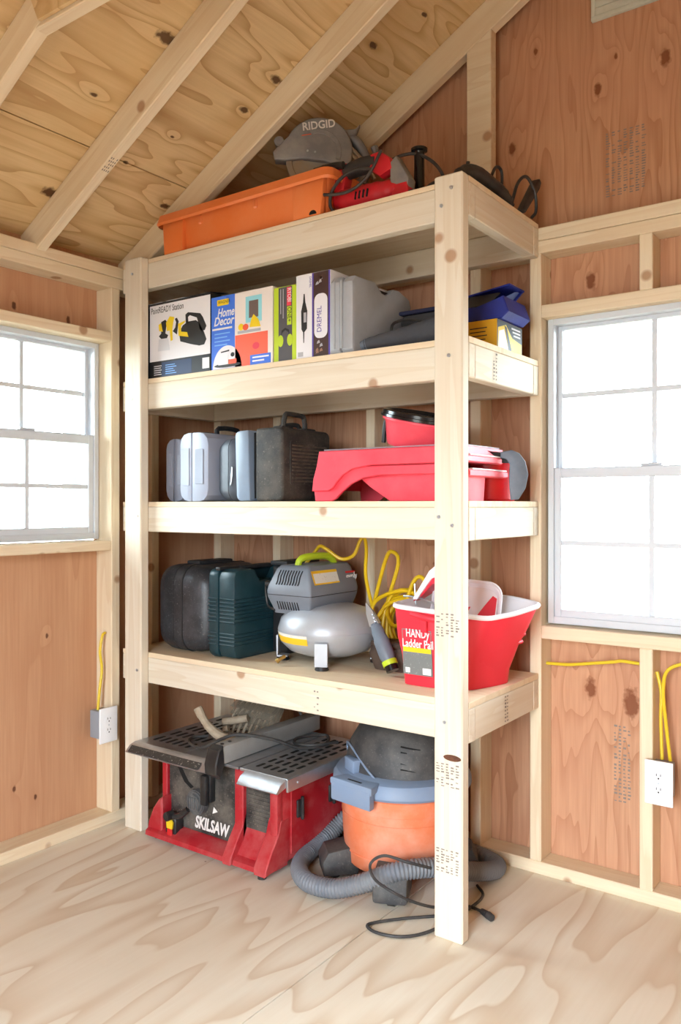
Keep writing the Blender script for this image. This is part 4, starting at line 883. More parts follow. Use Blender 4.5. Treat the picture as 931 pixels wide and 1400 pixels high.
b = B(); b.prism([(-55.6, 49.5), (-54.0, 48.3), (-51.2, D3), (-41.3, D3), (-41.1, 49.6)], 'y', 80.5, 85.0, .15, 2); b.prism([(-55.6, 50.0), (-41.2, 50.0), (-41.2, 49.5), (-55.6, 49.5)], 'y', 80.5, 90.0); wb(b, 'well', 'tray_red', t)
b = B(); b.box(-43.2, -40.6, 80.0, 90.4, 49.3, 50.1, .15, 1); fl_ = wb(b, 'end_flange', 'tray_red', t)
b = B(); b.box(-42.6, -40.65, 80.9, 90.2, 50.08, 50.25, .05, 1); wb(b, 'flange_shine', 'liner', fl_)  # pale strip again stands for shine, along the lower flange
o = B().box(-60.6, -41.8, 80.2, 90.2, 52.8, 52.98, .05).build('film_sheet', 'film'); tag(o, 'thin crinkled clear film lying on top of the nested red trays', 'film')
# tilted bucket with black lid
t = thing('bucket', 'red bucket with a glossy black lid tilted on top of the red trays', 'bucket', (-50.2, 85.2, 53.1), rot=(R(4), R(13), 0))
b = B(); b.lathe([(0, 0), (3.6, 0), (3.8, .3), (4.3, 2.6), (4.5, 3.0), (4.7, 3.0), (4.7, 3.3), (0, 3.3)], 44); b.build('bucket_body', 'tray_red', t)
b = B(); b.lathe([(0, 3.25), (4.75, 3.25), (5.0, 3.35), (5.0, 3.65), (4.8, 3.7), (4.8, 4.05), (4.6, 4.15), (4.3, 4.15), (4.1, 3.8), (0, 3.75)], 48); b.build('lid', 'blk_shiny', t)
b = B(); b.tube([(-4.5, 0, 3.0), (-5.1, 0, 2.2), (-5.0, .1, -.3)], .28, 8, 3); b.build('handle_strap', 'blk', t)
# upright bucket at the right
M['bucket_red'] = paint('deep_red_bucket', (206, 20, 30), 0.35)
M['strap_grey'] = paint('grey_rubber_strap', (96, 108, 122), 0.5, wear=(140, 146, 154), wear_amt=.3, wear_scale=14)
t = thing('bucket', 'deep red bucket with black rim and wide grey strap at the right shelf end', 'bucket', (-43.8, 91.2, D3))
b = B(); b.lathe([(0, 0), (3.1, 0), (3.3, .25), (3.55, 4.6), (0, 4.6)], 44); b.build('bucket_body', 'bucket_red', t)
b = B(); b.lathe([(3.2, 4.5), (3.72, 4.5), (3.78, 5.6), (3.6, 5.75), (3.35, 5.7), (3.3, 4.6)], 44); b.build('rim', 'blk', t)
sm_ = Matrix.Translation((3.6, -2.1, 0)) @ Matrix.Rotation(R(30), 4, 'Z')
b = B(); b.prism([(-.9, 5.75), (.4, 6.0), (1.3, 5.6), (2.0, 4.6), (2.3, 3.1), (2.0, 1.5), (1.2, .2), (.3, .1), (.15, 1.6), (.1, 3.1), (.2, 4.3), (-.2, 4.9), (-.9, 5.1)], 'y', -.15, .15, .1, 2, m=sm_); b.build('strap', 'strap_grey', t, ang=50)
b = B(); b.cyl((.35, -3.62, 1.9), (.33, -3.45, 1.9), .75, n=20); b.build('round_sticker', 'yellow', t)

# ------------------------------------------------------------------ shelf at 64 in: boxes
D2 = 64.17
def col(n, c, r=.55): M[n] = paint(n, c, r)
col('card_black', (22, 22, 26)); col('card_white', (232, 230, 234)); col('card_blue', (66, 118, 226)); col('card_coral', (244, 108, 82)); col('card_cream', (236, 226, 220))
col('card_lime', (190, 214, 50)); col('card_grey', (84, 82, 86)); col('print_black', (34, 34, 36)); col('print_grey', (176, 176, 182)); col('print_yellow', (240, 206, 30)); col('print_aqua', (150, 214, 226))
col('print_brown', (110, 92, 88)); col('print_lightblue', (120, 176, 240)); col('print_orange', (240, 96, 60)); col('print_redpink', (232, 70, 90)); col('card_purple', (86, 70, 160)); col('print_photo', (150, 112, 92)); col('card_tan', (190, 160, 120)); col('print_faint', (214, 214, 220)); col('print_navy', (20, 44, 84)); col('photo_dark', (66, 44, 40))
def carton(label, x0, x1, y0, y1, h, mat, z=D2):
    t = thing('cardboard_box', label, 'box', (x0, y0, z))
    B().box(0, x1-x0, 0, y1-y0, 0, h, .04).build('carton', mat, t, ang=20); return t
t = carton('black box with a white panel reading PaintREADY Station, leftmost on its shelf', -91.2, -78.4, 78.5, 92, 10.6, 'card_black')
b = B(); b.box(.05, 12.7, .1, 3.6, 0, .06, m=Matrix.Translation((0, 0, 10.6)) @ Matrix.Rotation(R(9), 4, 'X')); b.build('top_flap', 'card_black', t)
b = B(); b.tube([(4.2, -.02, 10.62), (7.9, -.02, 10.64)], .05, 4, 1); b.tube([(.7, -.02, 10.6), (3.4, -.02, 10.64)], .04, 4, 1); b.build('tape_edge', 'print_grey', t)
def f1(cx, cy_):
    u = (cx-100)/710; yb = 920-62*u; hh = 632+42*u
    return (.75+u*12.0, 2.35+(yb-cy_)/hh*8.0)
pl = prnt(t, 'printed_panel', 'card_white', rect(.75, 12.78, 2.35, 10.3))
prnt(pl, 'print', 'card_navy' if 'card_navy' in M else 'print_navy', rect(3.2, 9.2, .15, 2.1), 1)
def p1(mat, pts, L=2, nm='print'): return prnt(pl, nm, mat, pts, L, f1)
p1('print_black', [(455, 600), (500, 520), (560, 480), (650, 470), (690, 500), (740, 600), (770, 690), (745, 750), (690, 760), (600, 740), (470, 700)])
p1('print_black', [(530, 400), (560, 375), (640, 385), (700, 395), (730, 440), (770, 540), (750, 590), (700, 590), (680, 500), (660, 440), (580, 410), (560, 430), (565, 500), (535, 510)], 2)
p1('print_yellow', [(445, 500), (530, 465), (520, 490), (480, 520), (480, 590), (550, 600), (565, 655), (450, 635)], 3)
p1('print_black', [(405, 440), (430, 430), (450, 470), (430, 620), (380, 580), (410, 540), (420, 480)], 2)
p1('print_yellow', [(300, 480), (345, 410), (400, 420), (385, 480), (375, 560), (380, 680), (355, 690), (345, 570), (310, 575)], 3)
p1('print_yellow', [(210, 500), (240, 480), (260, 580), (215, 570)], 3)
p1('print_black', [(240, 470), (290, 445), (310, 470), (290, 600), (325, 620), (310, 655), (240, 660), (212, 630), (240, 600)], 2)
p1('print_faint', [(212, 665), (325, 655), (345, 790), (200, 800)], 2)
for k in range(5): prnt(t, 'print', 'print_faint', rect(1.6, 3.2-.15*(k % 2), .4+k*.3, .52+k*.3), 1); prnt(t, 'print', 'print_lightblue', rect(4.0, 6.2-.3*(k % 3), .4+k*.3, .5+k*.3), 2)
prnt(t, 'barcode', 'card_white', rect(11.3, 12.6, .45, 1.9), 2)
text('lettering', 'PaintREADY Station', .88, 'print_black', pl, (1.0, -.03, 9.15), (RX, 0, 0), sx=.66, ext=.004, label='black PaintREADY Station lettering')
t = carton('blue and cream box reading Home Decor, with a coral dresser photo', -78.3, -67.5, 78.6, 90, 9.75, 'card_cream')
pb = prnt(t, 'printed_panel', 'card_blue', rect(0.0, 4.3, 0, 9.75))
pc_ = prnt(t, 'printed_photo', 'card_cream', rect(4.3, 10.8, 0, 9.75))
prnt(pc_, 'print', 'card_coral', rect(4.35, 10.0, .1, 4.2), 2); prnt(pc_, 'print', 'print_aqua', rect(6.2, 9.0, 5.6, 9.0), 2); prnt(pc_, 'print', 'print_brown', rect(6.8, 8.4, 6.2, 8.4), 3)
prnt(pc_, 'print', 'print_yellow', [(6.9, 5.0), (8.8, 4.9), (8.4, 5.9), (7.6, 6.6), (7.2, 6.0)], 4); prnt(pc_, 'print', 'print_yellow', ell(5.4, 5.2, .5, .45, 14), 3); prnt(pc_, 'print', 'print_orange', ell(6.2, 5.1, .5, .42, 14), 4)
prnt(pc_, 'print', 'print_grey', rect(4.8, 8.8, 4.35, 4.7), 3); prnt(pc_, 'print', 'print_redpink', ell(8.0, 2.5, .6, .45, 14), 3)
prnt(pc_, 'printed_panel', 'card_blue', rect(7.0, 10.5, .1, 1.35), 3)
for k in range(2): prnt(pc_, 'print', 'card_white', rect(7.4, 10.2-.8*k, .9-.45*k, 1.1-.45*k), 4)
prnt(pb, 'print', 'card_white', ell(2.9, 0.1, 2.6, 3.0, 26, 0, 180), 2)
prnt(pb, 'print', 'print_black', ell(2.95, .5, 2.4, .28, 20), 3); prnt(pb, 'print', 'card_white', rect(1.3, 3.2, .6, 1.9), 4); prnt(pb, 'print', 'print_orange', rect(3.1, 4.6, .6, 1.2), 4)
prnt(pb, 'print', 'print_black', [(1.8, 2.2), (3.3, 2.3), (3.3, 2.5), (1.8, 2.35)], 4); prnt(pb, 'print', 'print_black', ell(3.9, 1.8, .35, .3, 10), 4)
prnt(pb, 'print', 'print_yellow', rr(1.1, 3.2, 8.5, 9.3, .12, 3), 3)
text('lettering', 'WAGNER', .42, 'print_black', pb, (1.3, -.05, 8.75), (RX, 0, 0), sx=.85, ext=.004)
text('lettering', 'Home', 1.15, 'card_white', pb, (1.1, -.03, 7.0), (RX, 0, 0), sx=.75, ext=.006, shear=.3, bold=.03, label='white Home Decor lettering'); text('lettering', 'Decor', 1.15, 'card_white', pb, (.45, -.03, 5.9), (RX, 0, 0), sx=.85, ext=.006, shear=.3, bold=.03)
prnt(pb, 'print', 'card_white', rect(.2, 3.8, 5.3, 5.55), 2)
for k in range(4): prnt(pb, 'print', 'print_lightblue', rect(.6, 3.4-.5*(k % 2), 4.7-k*.5, 4.85-k*.5), 2)
t = carton('narrow lime and charcoal box with a red stripe, next to the Home Decor box', -67.4, -63.75, 78.7, 88, 9.4, 'card_lime')
pg_ = prnt(t, 'printed_panel', 'card_grey', rect(.8, 3.0, .05, 9.3))
prnt(pg_, 'print', 'print_redpink', rect(2.15, 2.85, 6.9, 9.2), 2); prnt(pg_, 'print', 'card_lime', rect(2.2, 2.9, 4.5, 6.8), 2)
text('lettering', 'RYOBI', .62, 'card_white', pg_, (2.3, -.03, 9.1), (RX, R(90), 0), sx=.72, ext=.004, label='white RYOBI lettering'); text('lettering', 'ONE+', .62, 'print_black', pg_, (2.3, -.04, 6.7), (RX, R(90), 0), sx=.8, ext=.004)
for k, w_ in ((0, 3.0), (1, 3.6)): prnt(pg_, 'print', 'print_grey', rect(1.1+k*.4, 1.22+k*.4, 9.0-w_, 9.1), 2)
for s_ in (-1, 1): prnt(pg_, 'print', 'card_lime', ell(1.9+s_*.75, 2.6, .45, .75, 12), 3)
prnt(pg_, 'print', 'print_black', [(1.2, 3.0), (1.3, 3.9), (1.9, 4.2), (2.5, 3.9), (2.6, 3.0), (2.4, 3.6), (1.9, 3.9), (1.4, 3.6)], 2)
t = carton('tall white and purple rotary tool box, to the left of the grey hard case', -63.6, -58.3, 78.5, 93, 10.3, 'card_white')
prnt(t, 'printed_panel', 'card_purple', rect(2.5, 2.72, .05, 10.25)); ph = prnt(t, 'printed_photo', 'photo_dark', rect(2.72, 5.0, .05, 10.25)); prnt(t, 'printed_panel', 'card_purple', rect(5.0, 5.25, .05, 10.25))
prnt(ph, 'print', 'card_white', rr(2.85, 4.85, 2.2, 7.6, .8, 5), 2)
random.seed(8)
for k in range(9):
    x = random.uniform(2.9, 4.4); z = random.choice([random.uniform(.3, 1.6), random.uniform(8.0, 9.8)]); prnt(ph, 'print', 'print_photo' if k % 2 else 'print_grey', [(x, z), (x+.5, z+.1), (x+.35, z+.45), (x+.1, z+.3)], 2)
text('lettering', 'DREMEL', .7, 'card_purple', ph, (3.95, -.04, 2.9), (RX, R(-90), 0), sx=.9, ext=.004, label='purple DREMEL lettering')
text('lettering', 'DREMEL', .3, 'card_purple', t, (2.1, -.02, 9.9), (RX, R(90), 0), sx=.9, ext=.004)
prnt(t, 'print', 'print_black', [(1.15, 1.9), (1.25, 1.9), (1.3, 3.2), (1.7, 3.6), (1.75, 5.8), (1.45, 6.9), (1.35, 7.9), (1.2, 7.9), (1.1, 6.9), (.8, 5.8), (.85, 3.6), (1.1, 3.2)], 1)
prnt(t, 'print', 'print_grey', rect(1.2, 1.6, 4.4, 5.6), 2); prnt(t, 'barcode', 'print_grey', rect(.3, 1.1, .25, .8), 1)
# grey hard case standing on its side
M['case_grey'] = paint('grey_hard_case', (172, 176, 182), 0.5, wear=(140, 138, 136), wear_amt=.35, wear_scale=8)
t = thing('hard_case', 'grey hard plastic tool case with a notched top standing beside the white tool box', 'tool case', (-56.5, 85, D2))
pg = [(78.2, D2+.4), (78.6, D2), (91.4, D2), (91.8, D2+.5), (91.8, 72.0), (91.4, 72.9), (88.9, 73.6), (87.7, 73.5), (86.9, 72.9), (85.8, 72.4), (84.6, 72.5), (83.9, 73.0), (83.1, 73.5), (79.0, 73.4), (78.2, 72.6)]
b = B(); b.prism(pg, 'x', -58.2, -56.75, .2, 2); wb(b, 'left_shell', 'case_grey', t)
b = B(); b.prism([(y+.12 if y < 85 else y-.12, z-.08 if z > 66 else z+.02) for y, z in pg], 'x', -56.7, -54.95, .3, 2); s2 = wb(b, 'right_shell', 'case_grey', t)
b = B(); b.prism([(y+.3 if y < 85 else y-.3, z-.2 if z > 66 else z+.2) for y, z in pg], 'x', -56.78, -56.68); wb(b, 'seam', 'case_dark', t)
b = B(); b.box(-56.6, -56.3, 78.0, 78.4, D2+.5, 72.8, .08); b.box(-57.6, -57.35, 78.0, 78.4, D2+.5, 72.8, .08); o = wb(b, 'edge_rib', 'case_grey', t); o['kind'] = 'stuff'
b = B(); b.box(-57.0, -55.4, 84.3, 87.2, 72.3, 72.9, .15); wb(b, 'carry_handle', 'case_dark', t)
text('lettering', 'dremel', 2.5, 'case_grey', s2, (1.45, -4.6, 3.0), (RX, 0, R(90)), sx=.75, ext=.06, label='embossed lettering')
# soft dark sleeve
M['cloth'] = paint('charcoal_cloth', (72, 74, 80), 0.9, wear=(44, 44, 48), wear_amt=.6, wear_scale=6, bump=.5)
t = thing('cloth_bag', 'charcoal soft bag lying in front of the grey hard case', 'bag', (-49.5, 80.8, D2))
b = B(); b.tube([(-54.2, 79.2, D2+.75), (-53.6, 79.4, D2+.85), (-51.5, 79.9, D2+1.1), (-48.5, 80.5, D2+1.35), (-45.0, 81.3, D2+1.75), (-42.5, 82, D2+1.9)], [.45, .7, .8, .95, 1.1, 1.3, 1.5, 1.7, 1.8, 1.5], 14, 4, flat=.92); wb(b, 'bag_body', 'cloth', t, ang=80)
b = B(); b.tube([(-54.3, 79.2, D2+.7), (-53.6, 79.35, D2+.85)], [.5, .68], 12, 2); wb(b, 'bag_cuff', 'strap_grey', t)
M['navy'] = paint('navy_fabric', (26, 44, 150), 0.6, wear=(18, 24, 70), wear_amt=.5, wear_scale=6, bump=.2)
M['lightblue'] = paint('light_blue_card', (120, 160, 236), 0.5)
M['char'] = paint('charcoal_card', (60, 60, 62), 0.7)
t = thing('tool_bag', 'dark tool bag with a black cord loop behind the charcoal soft bag', 'bag', (-50.5, 90, D2))
b = B(); b.prism(rr(-53.8, -47.8, D2, D2+5.6, .8, 4), 'y', 87.0, 94.5, .4, 2); wb(b, 'bag_body', 'char', t)
b = B(); b.prism(rr(-53.9, -47.7, D2+5.6, D2+6.1, .2, 2), 'y', 86.8, 94.6, .1, 1); b.box(-52.2, -49.5, 85.2, 86.9, D2, D2+3.0, .4, 2); M['navy_dark'] = paint('dark_navy_trim', (26, 30, 62), .7); wb(b, 'bag_trim', 'navy_dark', t)
b = B(); b.tube([(-54.0, 85.4, D2+.4), (-54.1, 85.4, D2+3.4), (-53.2, 85.0, D2+4.4), (-50.5, 84.8, D2+4.3), (-48.5, 84.6, D2+3.6)], .18, 8, 5); wb(b, 'cord_loop', 'blk', t)
t = carton('yellow and black product box lying under the blue flap at the right shelf end', -47.2, -40.55, 86.8, 93.9, 3.55, 'print_yellow2' if 'print_yellow2' in M else 'print_yellow')
M['box_gold'] = paint('gold_card', (226, 170, 30), .5); t.children[0].data.materials[0] = M['box_gold']
def sidep(par, mat, pts, L=1):      # print on the +x face: pts are (y, z) local
    b = B(); b.prism(pts, 'x', 6.65-.005, 6.65+.012*L); return b.build('print', mat, par, smooth=False)
sp = sidep(t, 'card_black', [(.05, .05), (7.05, .05), (7.05, 3.5), (.05, 3.5)]); sidep(sp, 'print_yellow', [(.2, .1), (6.9, .1), (6.9, 1.5), (4.2, 1.9), (2.4, 3.2), (.3, 2.6)], 2); sidep(sp, 'card_white', [(.3, .2), (3.2, .2), (1.9, 2.6), (.5, 2.2)], 3)
sidep(sp, 'print_black', [(3.2, .3), (4.0, .3), (2.6, 2.9), (2.0, 3.1)], 4)
for k in range(3): sidep(sp, 'card_white', rect(4.0+.3*k, 6.5, 2.95-.4*k, 3.15-.4*k), 3)
for k in range(4): prnt(t, 'print', 'print_black', rect(3.2, 5.4-.2*(k % 2), 2.6-.45*k, 2.72-.45*k), 1)
prnt(t, 'barcode', 'card_white', rect(.4, 2.0, .2, 1.1), 1)
t = thing('open_box', 'blue and black open box with a raised light blue flap on the yellow box', 'box', (-44, 90, D2+3.6))
b = B(); b.prism([(-47.0, D2+3.6), (-40.2, D2+3.6), (-39.3, D2+4.3), (-40.0, D2+6.2), (-43.5, D2+5.3), (-47.0, D2+5.6)], 'y', 87.2, 93.6, .12, 1); wb(b, 'carton', 'navy', t)
b = B(); b.prism([(-47.2, D2+7.6), (-40.6, D2+8.4), (-40.6, D2+8.2), (-47.2, D2+7.4)], 'y', 90.4, 94.8, .04, 1); b.prism([(90.6, D2+5.4), (90.8, D2+5.4), (94.9, D2+8.3), (94.7, D2+8.4)], 'x', -47.2, -40.7, .03, 1); wb(b, 'flap', 'navy', t)
b = B(); b.prism([(88.0, D2+5.6), (88.1, D2+5.5), (90.9, D2+7.5), (90.8, D2+7.6)], 'x', -47.2, -42.0, .02, 1); wb(b, 'flap', 'char', t)
b = B(); b.prism([(88.2, D2+5.3), (90.5, D2+5.0), (94.8, D2+8.3), (93.2, D2+8.0), (90.0, D2+6.6)], 'x', -41.3, -41.1, .03, 1); wb(b, 'flap', 'lightblue', t, label='light blue flap')

# ------------------------------------------------------------------ top shelf
DT = 81.22
M['orange'] = paint('orange_plastic_tray', (236, 124, 62), 0.4, wear=(240, 156, 108), wear_amt=.35, wear_scale=5)
tsh = Matrix.Translation((.95, 0, 0))
t = thing('storage_tray', 'long orange plastic tray lying along the front of the top shelf', 'tray', (-74, 86, DT))
TF = .985
def tl_(x0, x1, y0, y1, z, r=.8): return [Vector((p[0]*TF-(.7 if p[0] > -70 else 0), min(p[1], 90.5 if p[1] > 85 else 99)*TF, z)) for p in rr(x0, x1, y0, y1, r, 4)]
b = B(); b.loft([tl_(-87.9, -59.9, 80.4, 91.4, DT), tl_(-88.6, -59.2, 79.8, 92.0, DT+4.6), tl_(-88.7, -59.1, 79.7, 92.1, DT+4.6), tl_(-88.5, -59.3, 79.95, 91.9, DT+5.2), tl_(-88.2, -59.6, 80.2, 91.6, DT+5.0), tl_(-87.6, -60.2, 80.8, 91.0, DT+.3)]); bt = wb(b, 'tray_body', 'orange', t)
b = B(); b.loft([tl_(-90.0, -58.2, 79.0, 93.1, DT+4.1, 1.2), tl_(-90.2, -58.0, 78.8, 93.3, DT+4.4, 1.3), tl_(-89.9, -58.3, 79.1, 93.0, DT+5.5, 1.2), tl_(-89.5, -58.7, 79.5, 92.6, DT+5.65, 1.0), tl_(-88.3, -59.5, 80.2, 91.8, DT+5.5, .8), tl_(-88.3, -59.5, 80.2, 91.8, DT+5.2, .8), tl_(-89.7, -58.5, 79.3, 92.8, DT+5.1, 1.1)], cap=False); wb(b, 'rim', 'orange', t)
b = B(); b.prism([(-88.3, DT+.02), (-84.6, DT+.02), (-84.4, DT+4.7), (-88.6, DT+4.7)], 'y', 78.25, 79.4, .3, 2, m=tsh); wb(b, 'corner_leg', 'orange', bt)
b = B(); b.prism([(-64.9, DT+.02), (-60.6, DT+.02), (-60.1, DT+4.7), (-65.1, DT+4.7)], 'y', 78.25, 79.4, .3, 2, m=tsh); wb(b, 'corner_leg', 'orange', bt)
for x in (-80.5, -70.5):
    b = B(); b.box(x-.35, x+.35, 78.5, 79.0, DT+3.2, DT+4.4, .15, 1); wb(b, 'rib', 'orange', bt)
b = B(); b.prism(ell(-60.8, DT+.25, .55, .5, 12, 0, 180), 'y', 78.2, 78.3); wb(b, 'slot', 'slot', bt)
# circular saw
M['saw_grey'] = paint('dusty_grey_guard', (128, 128, 132), 0.5, .2, wear=(168, 166, 160), wear_amt=.65, wear_scale=9, bump=.15)
M['blade'] = paint('blade_steel', (150, 146, 140), .4, .7, wear=(170, 140, 100), wear_amt=.4, wear_scale=12)
t = thing('circular_saw', 'dusty grey circular saw lettered RIDGID sitting on the orange tray', 'circular saw', (-66.2, 86.5, DT+5.7), 34)
GZ = 6.1; tl2 = Matrix.Translation((0, 0, GZ)) @ Matrix.Rotation(R(10), 4, 'Y')
gp_ = [(4.55*math.cos(R(a)), 4.55*math.sin(R(a))) for a in range(-18, 172, 10)]+[(-5.6, -.3), (-6.0, -1.0), (-5.6, -2.0), (-4.2, -1.9), (-2.0, -1.3), (1.0, -1.2), (3.8, -1.6)]
b = B(); b.prism(gp_, 'y', -.9, .9, .3, 3, m=tl2); gd = b.build('upper_guard', 'saw_grey', t)
b = B(); b.prism([(1.95*1.6*math.cos(R(a)), 1.95*1.6*math.sin(R(a))-.2) for a in range(-10, 130, 10)]+[(2.5*math.cos(R(a)), 2.5*math.sin(R(a))-.2) for a in range(120, -20, -10)], 'y', -1.05, -.85, .05, 1, m=tl2); b.build('guard_ridge', 'saw_grey', gd)
b = B()
for x in (-1.4, -.4): b.cyl(tuple(tl2 @ Vector((x, -.9, -.2))), tuple(tl2 @ Vector((x, -1.0, -.2))), .14, n=10)
b.build('rivet', 'steel', gd)
b = B(); b.cyl(tuple(tl2 @ Vector((-.6, -.3, -1.2))), tuple(tl2 @ Vector((-.6, -.2, -1.2))), 3.5, n=48); bl = b.build('saw_blade', 'blade', t)
b = B(); b.prism([(3.75*math.cos(R(a)), 3.75*math.sin(R(a))-1.2) for a in range(184, 350, 8)]+[(2.9*math.cos(R(a)), 2.9*math.sin(R(a))-1.2) for a in range(345, 180, -8)], 'y', -.5, .4, .08, 1, m=tl2 @ Matrix.Translation((-.4, 0, 0))); b.build('lower_guard', 'blade', t)
b = B(); b.cyl(tuple(tl2 @ Vector((-5.4, -1.0, .5))), tuple(tl2 @ Vector((-5.4, 1.0, .5))), .65, n=14, bev=.12); b.cyl(tuple(tl2 @ Vector((-5.0, -.2, -.4))), tuple(tl2 @ Vector((-5.9, -.2, .9))), .4, n=10, bev=.05); b.build('front_knob', 'saw_grey', t)
text('lettering', 'RIDGID', 1.05, 'white', gd, (-2.1, -.92, GZ+2.75), (RX, R(-6), 0), sx=.9, ext=.015, bold=.03, label='white RIDGID lettering')
b = B(); b.prism([(-2.2, 2.3), (1.0, 2.75), (1.0, 2.85), (-2.2, 2.4)], 'y', -.93, -.9, m=Matrix.Translation((0, 0, GZ-.25))); b.build('underline', 'print_orange', gd)
b = B(); b.cyl((2.6, .8, 4.4), (2.6, 5.6, 4.4), 1.9, 1.7, 24, .25); b.box(1.6, 4.6, .8, 3.6, 2.6, 5.0, .3, 2); b.build('motor_housing', 'saw_grey', t)
b = B(); b.tube([(2.2, .9, 8.0), (4.2, 1.1, 8.6), (5.8, 1.2, 7.0), (6.4, 1.2, 4.6), (5.6, 1.2, 2.6), (3.8, 1.2, 2.2)], [.7, .75, .7, .65, .7, .6], 12, 5); b.build('rear_handle', 'saw_grey', t)
b = B(); b.prism([(3.2, 8.2), (5.0, 8.9), (5.5, 10.2), (4.9, 9.6), (3.8, 9.5), (2.6, 9.6)], 'y', .3, 1.6, .2, 1); b.build('lever', 'saw_grey', t)
b = B(); b.tube([(7.0, .6, 4.6), (7.6, .6, 6.2), (7.4, .6, 7.2)], [.55, .4, .5], 8, 3); b.build('bevel_lever', 'saw_grey', t)
b = B(); b.tube([(3.6, -.2, 7.4), (5.2, -.3, 5.8), (6.6, -.2, 3.9), (7.4, -.1, 2.6)], .26, 8, 4); b.tube([(3.2, -.3, 7.0), (4.6, -.4, 5.6), (6.0, -.3, 4.0)], .2, 8, 4); b.build('cord_wrap', 'dusty_tan', t)
b = B(); b.box(.8, 6.4, -.9, 5.6, 1.6, 1.78, .04); b.box(1.4, 4.6, -.95, -.4, 1.8, 2.9, .1); b.build('base_shoe', 'case_dark', t)
for k in range(4):
    b = B(); b.box(1.2, 4.8, -1.0, -.9, 1.9+k*.35, 2.05+k*.35, .03); b.build('cooling_fin', 'saw_grey', t)
b = B(); b.box(-.2, 3.0, 1.5, 4.5, 0, 2.2, .3, 2); b.build('foot_block', 'case_dark', t)
# red reciprocating saw
M['mil_red'] = paint('red_tool_body', (206, 30, 46), .45, wear=(150, 40, 46), wear_amt=.3, wear_scale=12)
M['grip'] = paint('black_rubber_grip', (40, 40, 42), .65, wear=(80, 78, 76), wear_amt=.4, wear_scale=12)
t = thing('reciprocating_saw', 'red corded power saw with black grip lying at the front of the top shelf', 'power saw', (-55, 81.5, DT))
b = B(); b.tube([(-59.2, 81.2, DT+2.9), (-58.2, 81.2, DT+2.2), (-56.5, 81.2, DT+1.8), (-54.0, 81.2, DT+1.8), (-51.5, 81.3, DT+1.9), (-50.0, 81.4, DT+1.4)], [1.0, 1.3, 1.5, 1.6, 1.6, 1.5, 1.3, 1.1, .9], 16, 5, flat=1.0); mb = wb(b, 'motor_body', 'mil_red', t, ang=70)
b = B(); b.prism([(-59.6, DT+6.3), (-57.6, DT+6.5), (-57.4, DT+4.8), (-57.9, DT+2.6), (-58.8, DT+1.9), (-59.5, DT+4.0)], 'y', 80.4, 82.0, .35, 2); wb(b, 'rear_handle', 'mil_red', t); b = B(); b.prism([(-54.0, DT+6.6), (-52.6, DT+6.7), (-51.2, DT+5.6), (-50.8, DT+4.2), (-52.6, DT+3.6), (-53.6, DT+4.4), (-54.2, DT+5.2)], 'y', 80.4, 82.0, .35, 2); wb(b, 'front_housing', 'mil_red', t)
b = B(); b.tube([(-57.9, 81.2, DT+5.5), (-56.5, 81.2, DT+5.7), (-54.8, 81.2, DT+5.8), (-53.3, 81.2, DT+5.7)], [.95, 1.0, 1.05, 1.0, .95], 14, 4); wb(b, 'grip', 'grip', t, ang=70)
b = B(); b.prism([(-51.2, DT+5.0), (-50.4, DT+5.6), (-48.6, DT+2.6), (-48.9, DT+.6), (-50.4, DT+.5), (-51.2, DT+2.0)], 'y', 80.5, 82.2, .25, 2); wb(b, 'gear_case', 'saw_grey', t)
b = B(); b.prism([(-50.9, DT+2.2), (-48.9, DT+2.2), (-48.3, DT+.3), (-48.5, DT), (-50.8, DT)], 'y', 80.3, 82.3, .2, 2); wb(b, 'shoe', 'mil_red', t)
for k in range(4):
    b = B(); b.tube([(-55.5+k*.55, 79.62, DT+1.3), (-55.35+k*.55, 79.62, DT+2.2)], .12, 6, 1); wb(b, 'vent_slot', 'slot', mb)
b = B(); b.tube([(-57.6, 80.2, DT+6.1), (-59.6, 80.0, DT+6.3), (-61.6, 79.6, DT+6.2)], [.45, .4, .3], 10, 3); wb(b, 'strain_relief', 'blk', t)
b = B(); b.tube([(-61.4, 79.6, DT+6.2), (-62.6, 79.0, DT+5.4), (-62.4, 78.7, DT+4.0), (-61.0, 78.6, DT+2.9), (-58.8, 78.7, DT+2.3), (-56.5, 78.9, DT+2.1), (-54.5, 79.0, DT+2.6), (-53.0, 79.3, DT+4.0), (-51.8, 79.6, DT+6.2)], .2, 8, 6)
b.tube([(-53.0, 79.3, DT+4.2), (-54.8, 79.2, DT+4.6), (-57.0, 79.2, DT+4.2), (-58.6, 79.2, DT+2.8), (-59.0, 79.4, DT+1.2), (-58.4, 79.6, DT+.3)], .2, 8, 6)
b.tube([(-52.6, 82.4, DT+6.0), (-51.4, 83.6, DT+6.9), (-49.6, 84.2, DT+6.8), (-47.6, 84.6, DT+5.4), (-46.4, 84.8, DT+3.4), (-46.0, 84.8, DT+.4)], .2, 8, 6); wb(b, 'power_cord', 'cord', t)
t = thing('auxiliary_grip', 'black flanged cylinder grip standing upright on the top shelf', 'tool grip', (-49.6, 84.6, DT))
b = B(); b.lathe([(0, 0), (.95, 0), (.95, .5), (.65, .9), (.62, 6.9), (.7, 7.1), (.98, 7.25), (1.0, 7.55), (.7, 7.7), (0, 7.7)], 28); b.build('grip', 'blk_shiny', t)
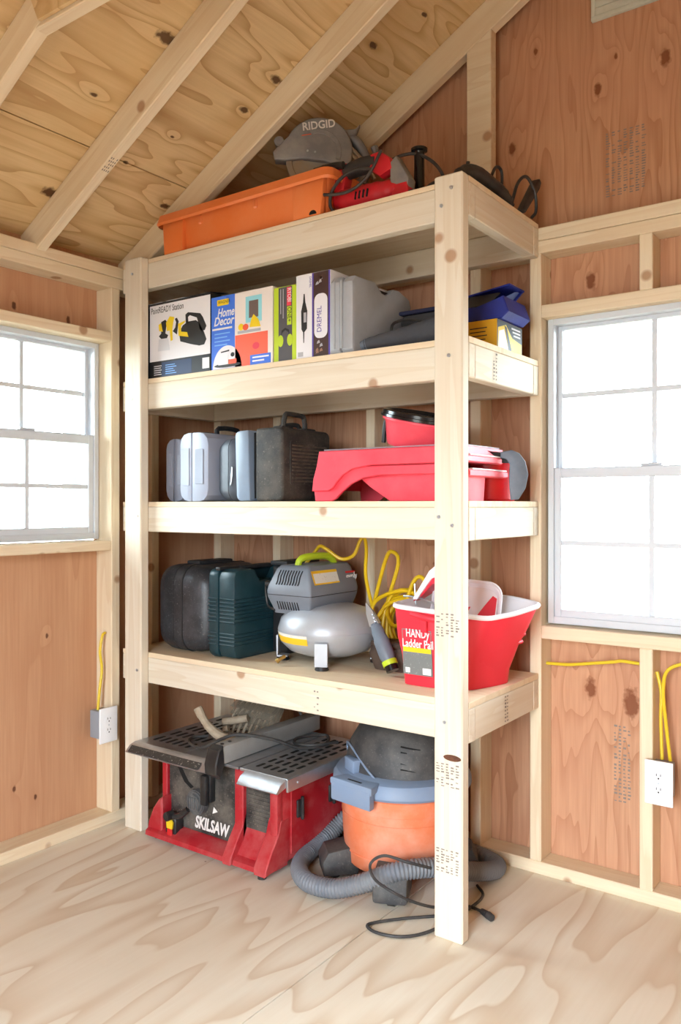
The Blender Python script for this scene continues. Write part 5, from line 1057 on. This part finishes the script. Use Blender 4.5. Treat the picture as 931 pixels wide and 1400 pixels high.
b = B(); b.box(-1.3, 1.5, -.8, .9, 0, .35, .1); b.build('base_clamp', 'blk', t)
b = B(); b.cyl((0, 0, 7.6), (0, 0, 7.85), .32, n=12); b.build('end_bolt', 'steel', t)
t = thing('power_tool', 'black rounded power tool with looped cord at the right end of the top shelf', 'power tool', (-42, 86, DT))
b = B(); b.tube([(-42.4, 79.6, DT+.9), (-42.0, 81.0, DT+1.8), (-41.6, 83.0, DT+2.2), (-41.3, 86.0, DT+1.9), (-41.0, 89.0, DT+1.5), (-40.8, 91.2, DT+.8)], [.4, .7, .95, 1.05, 1.1, 1.1, 1.05, .95, .8, .5], 16, 5, flat=.8); wb(b, 'tool_body', 'blk', t, ang=70)
b = B(); b.tube([(-46.8, 80.6, DT+.4), (-45.2, 80.4, DT+1.0), (-44.2, 80.5, DT+.6), (-43.4, 80.6, DT+1.1)], .35, 8, 4); b.cyl((-41.9, 81.9, DT+1.2), (-41.8, 82.0, DT+3.2), .22, n=10); wb(b, 'switch', 'blk', t)
b = B(); b.tube([(-41.2, 86.0, DT+2.0), (-41.0, 87.4, DT+4.2), (-40.8, 88.6, DT+4.0), (-40.8, 88.6, DT+1.6)], .18, 8, 6)
b.tube([(-40.4, 90.5, DT+.8), (-40.0, 91.4, DT+3.4), (-39.6, 93.0, DT+4.6), (-39.2, 94.6, DT+3.2), (-39.2, 95.0, DT+1.0), (-39.6, 94.6, DT+.1)], .2, 8, 6); wb(b, 'cord', 'blk', t)
b = B(); b.prism([(91.3, DT+.15), (92.1, DT-.05), (96.4, DT+4.1), (96.9, DT+5.0), (96.4, DT+5.4), (95.7, DT+5.1)], 'x', -40.2, -39.2, .2, 2); wb(b, 'plug_grip', 'blk', t)
tag(B().tube([(-47.8, 82.6, DT+.2), (-46.6, 81.4, DT+.5), (-48.4, 80.4, DT+.9), (-50.0, 82.8, DT+.4), (-47.4, 84.0, DT+.3), (-45.0, 82.8, DT+.25), (-44.4, 81.0, DT+.4)], .2, 8, 6).build('cord_bundle', 'cord'), 'loose black cord bundle behind the upright black handle', 'cord')
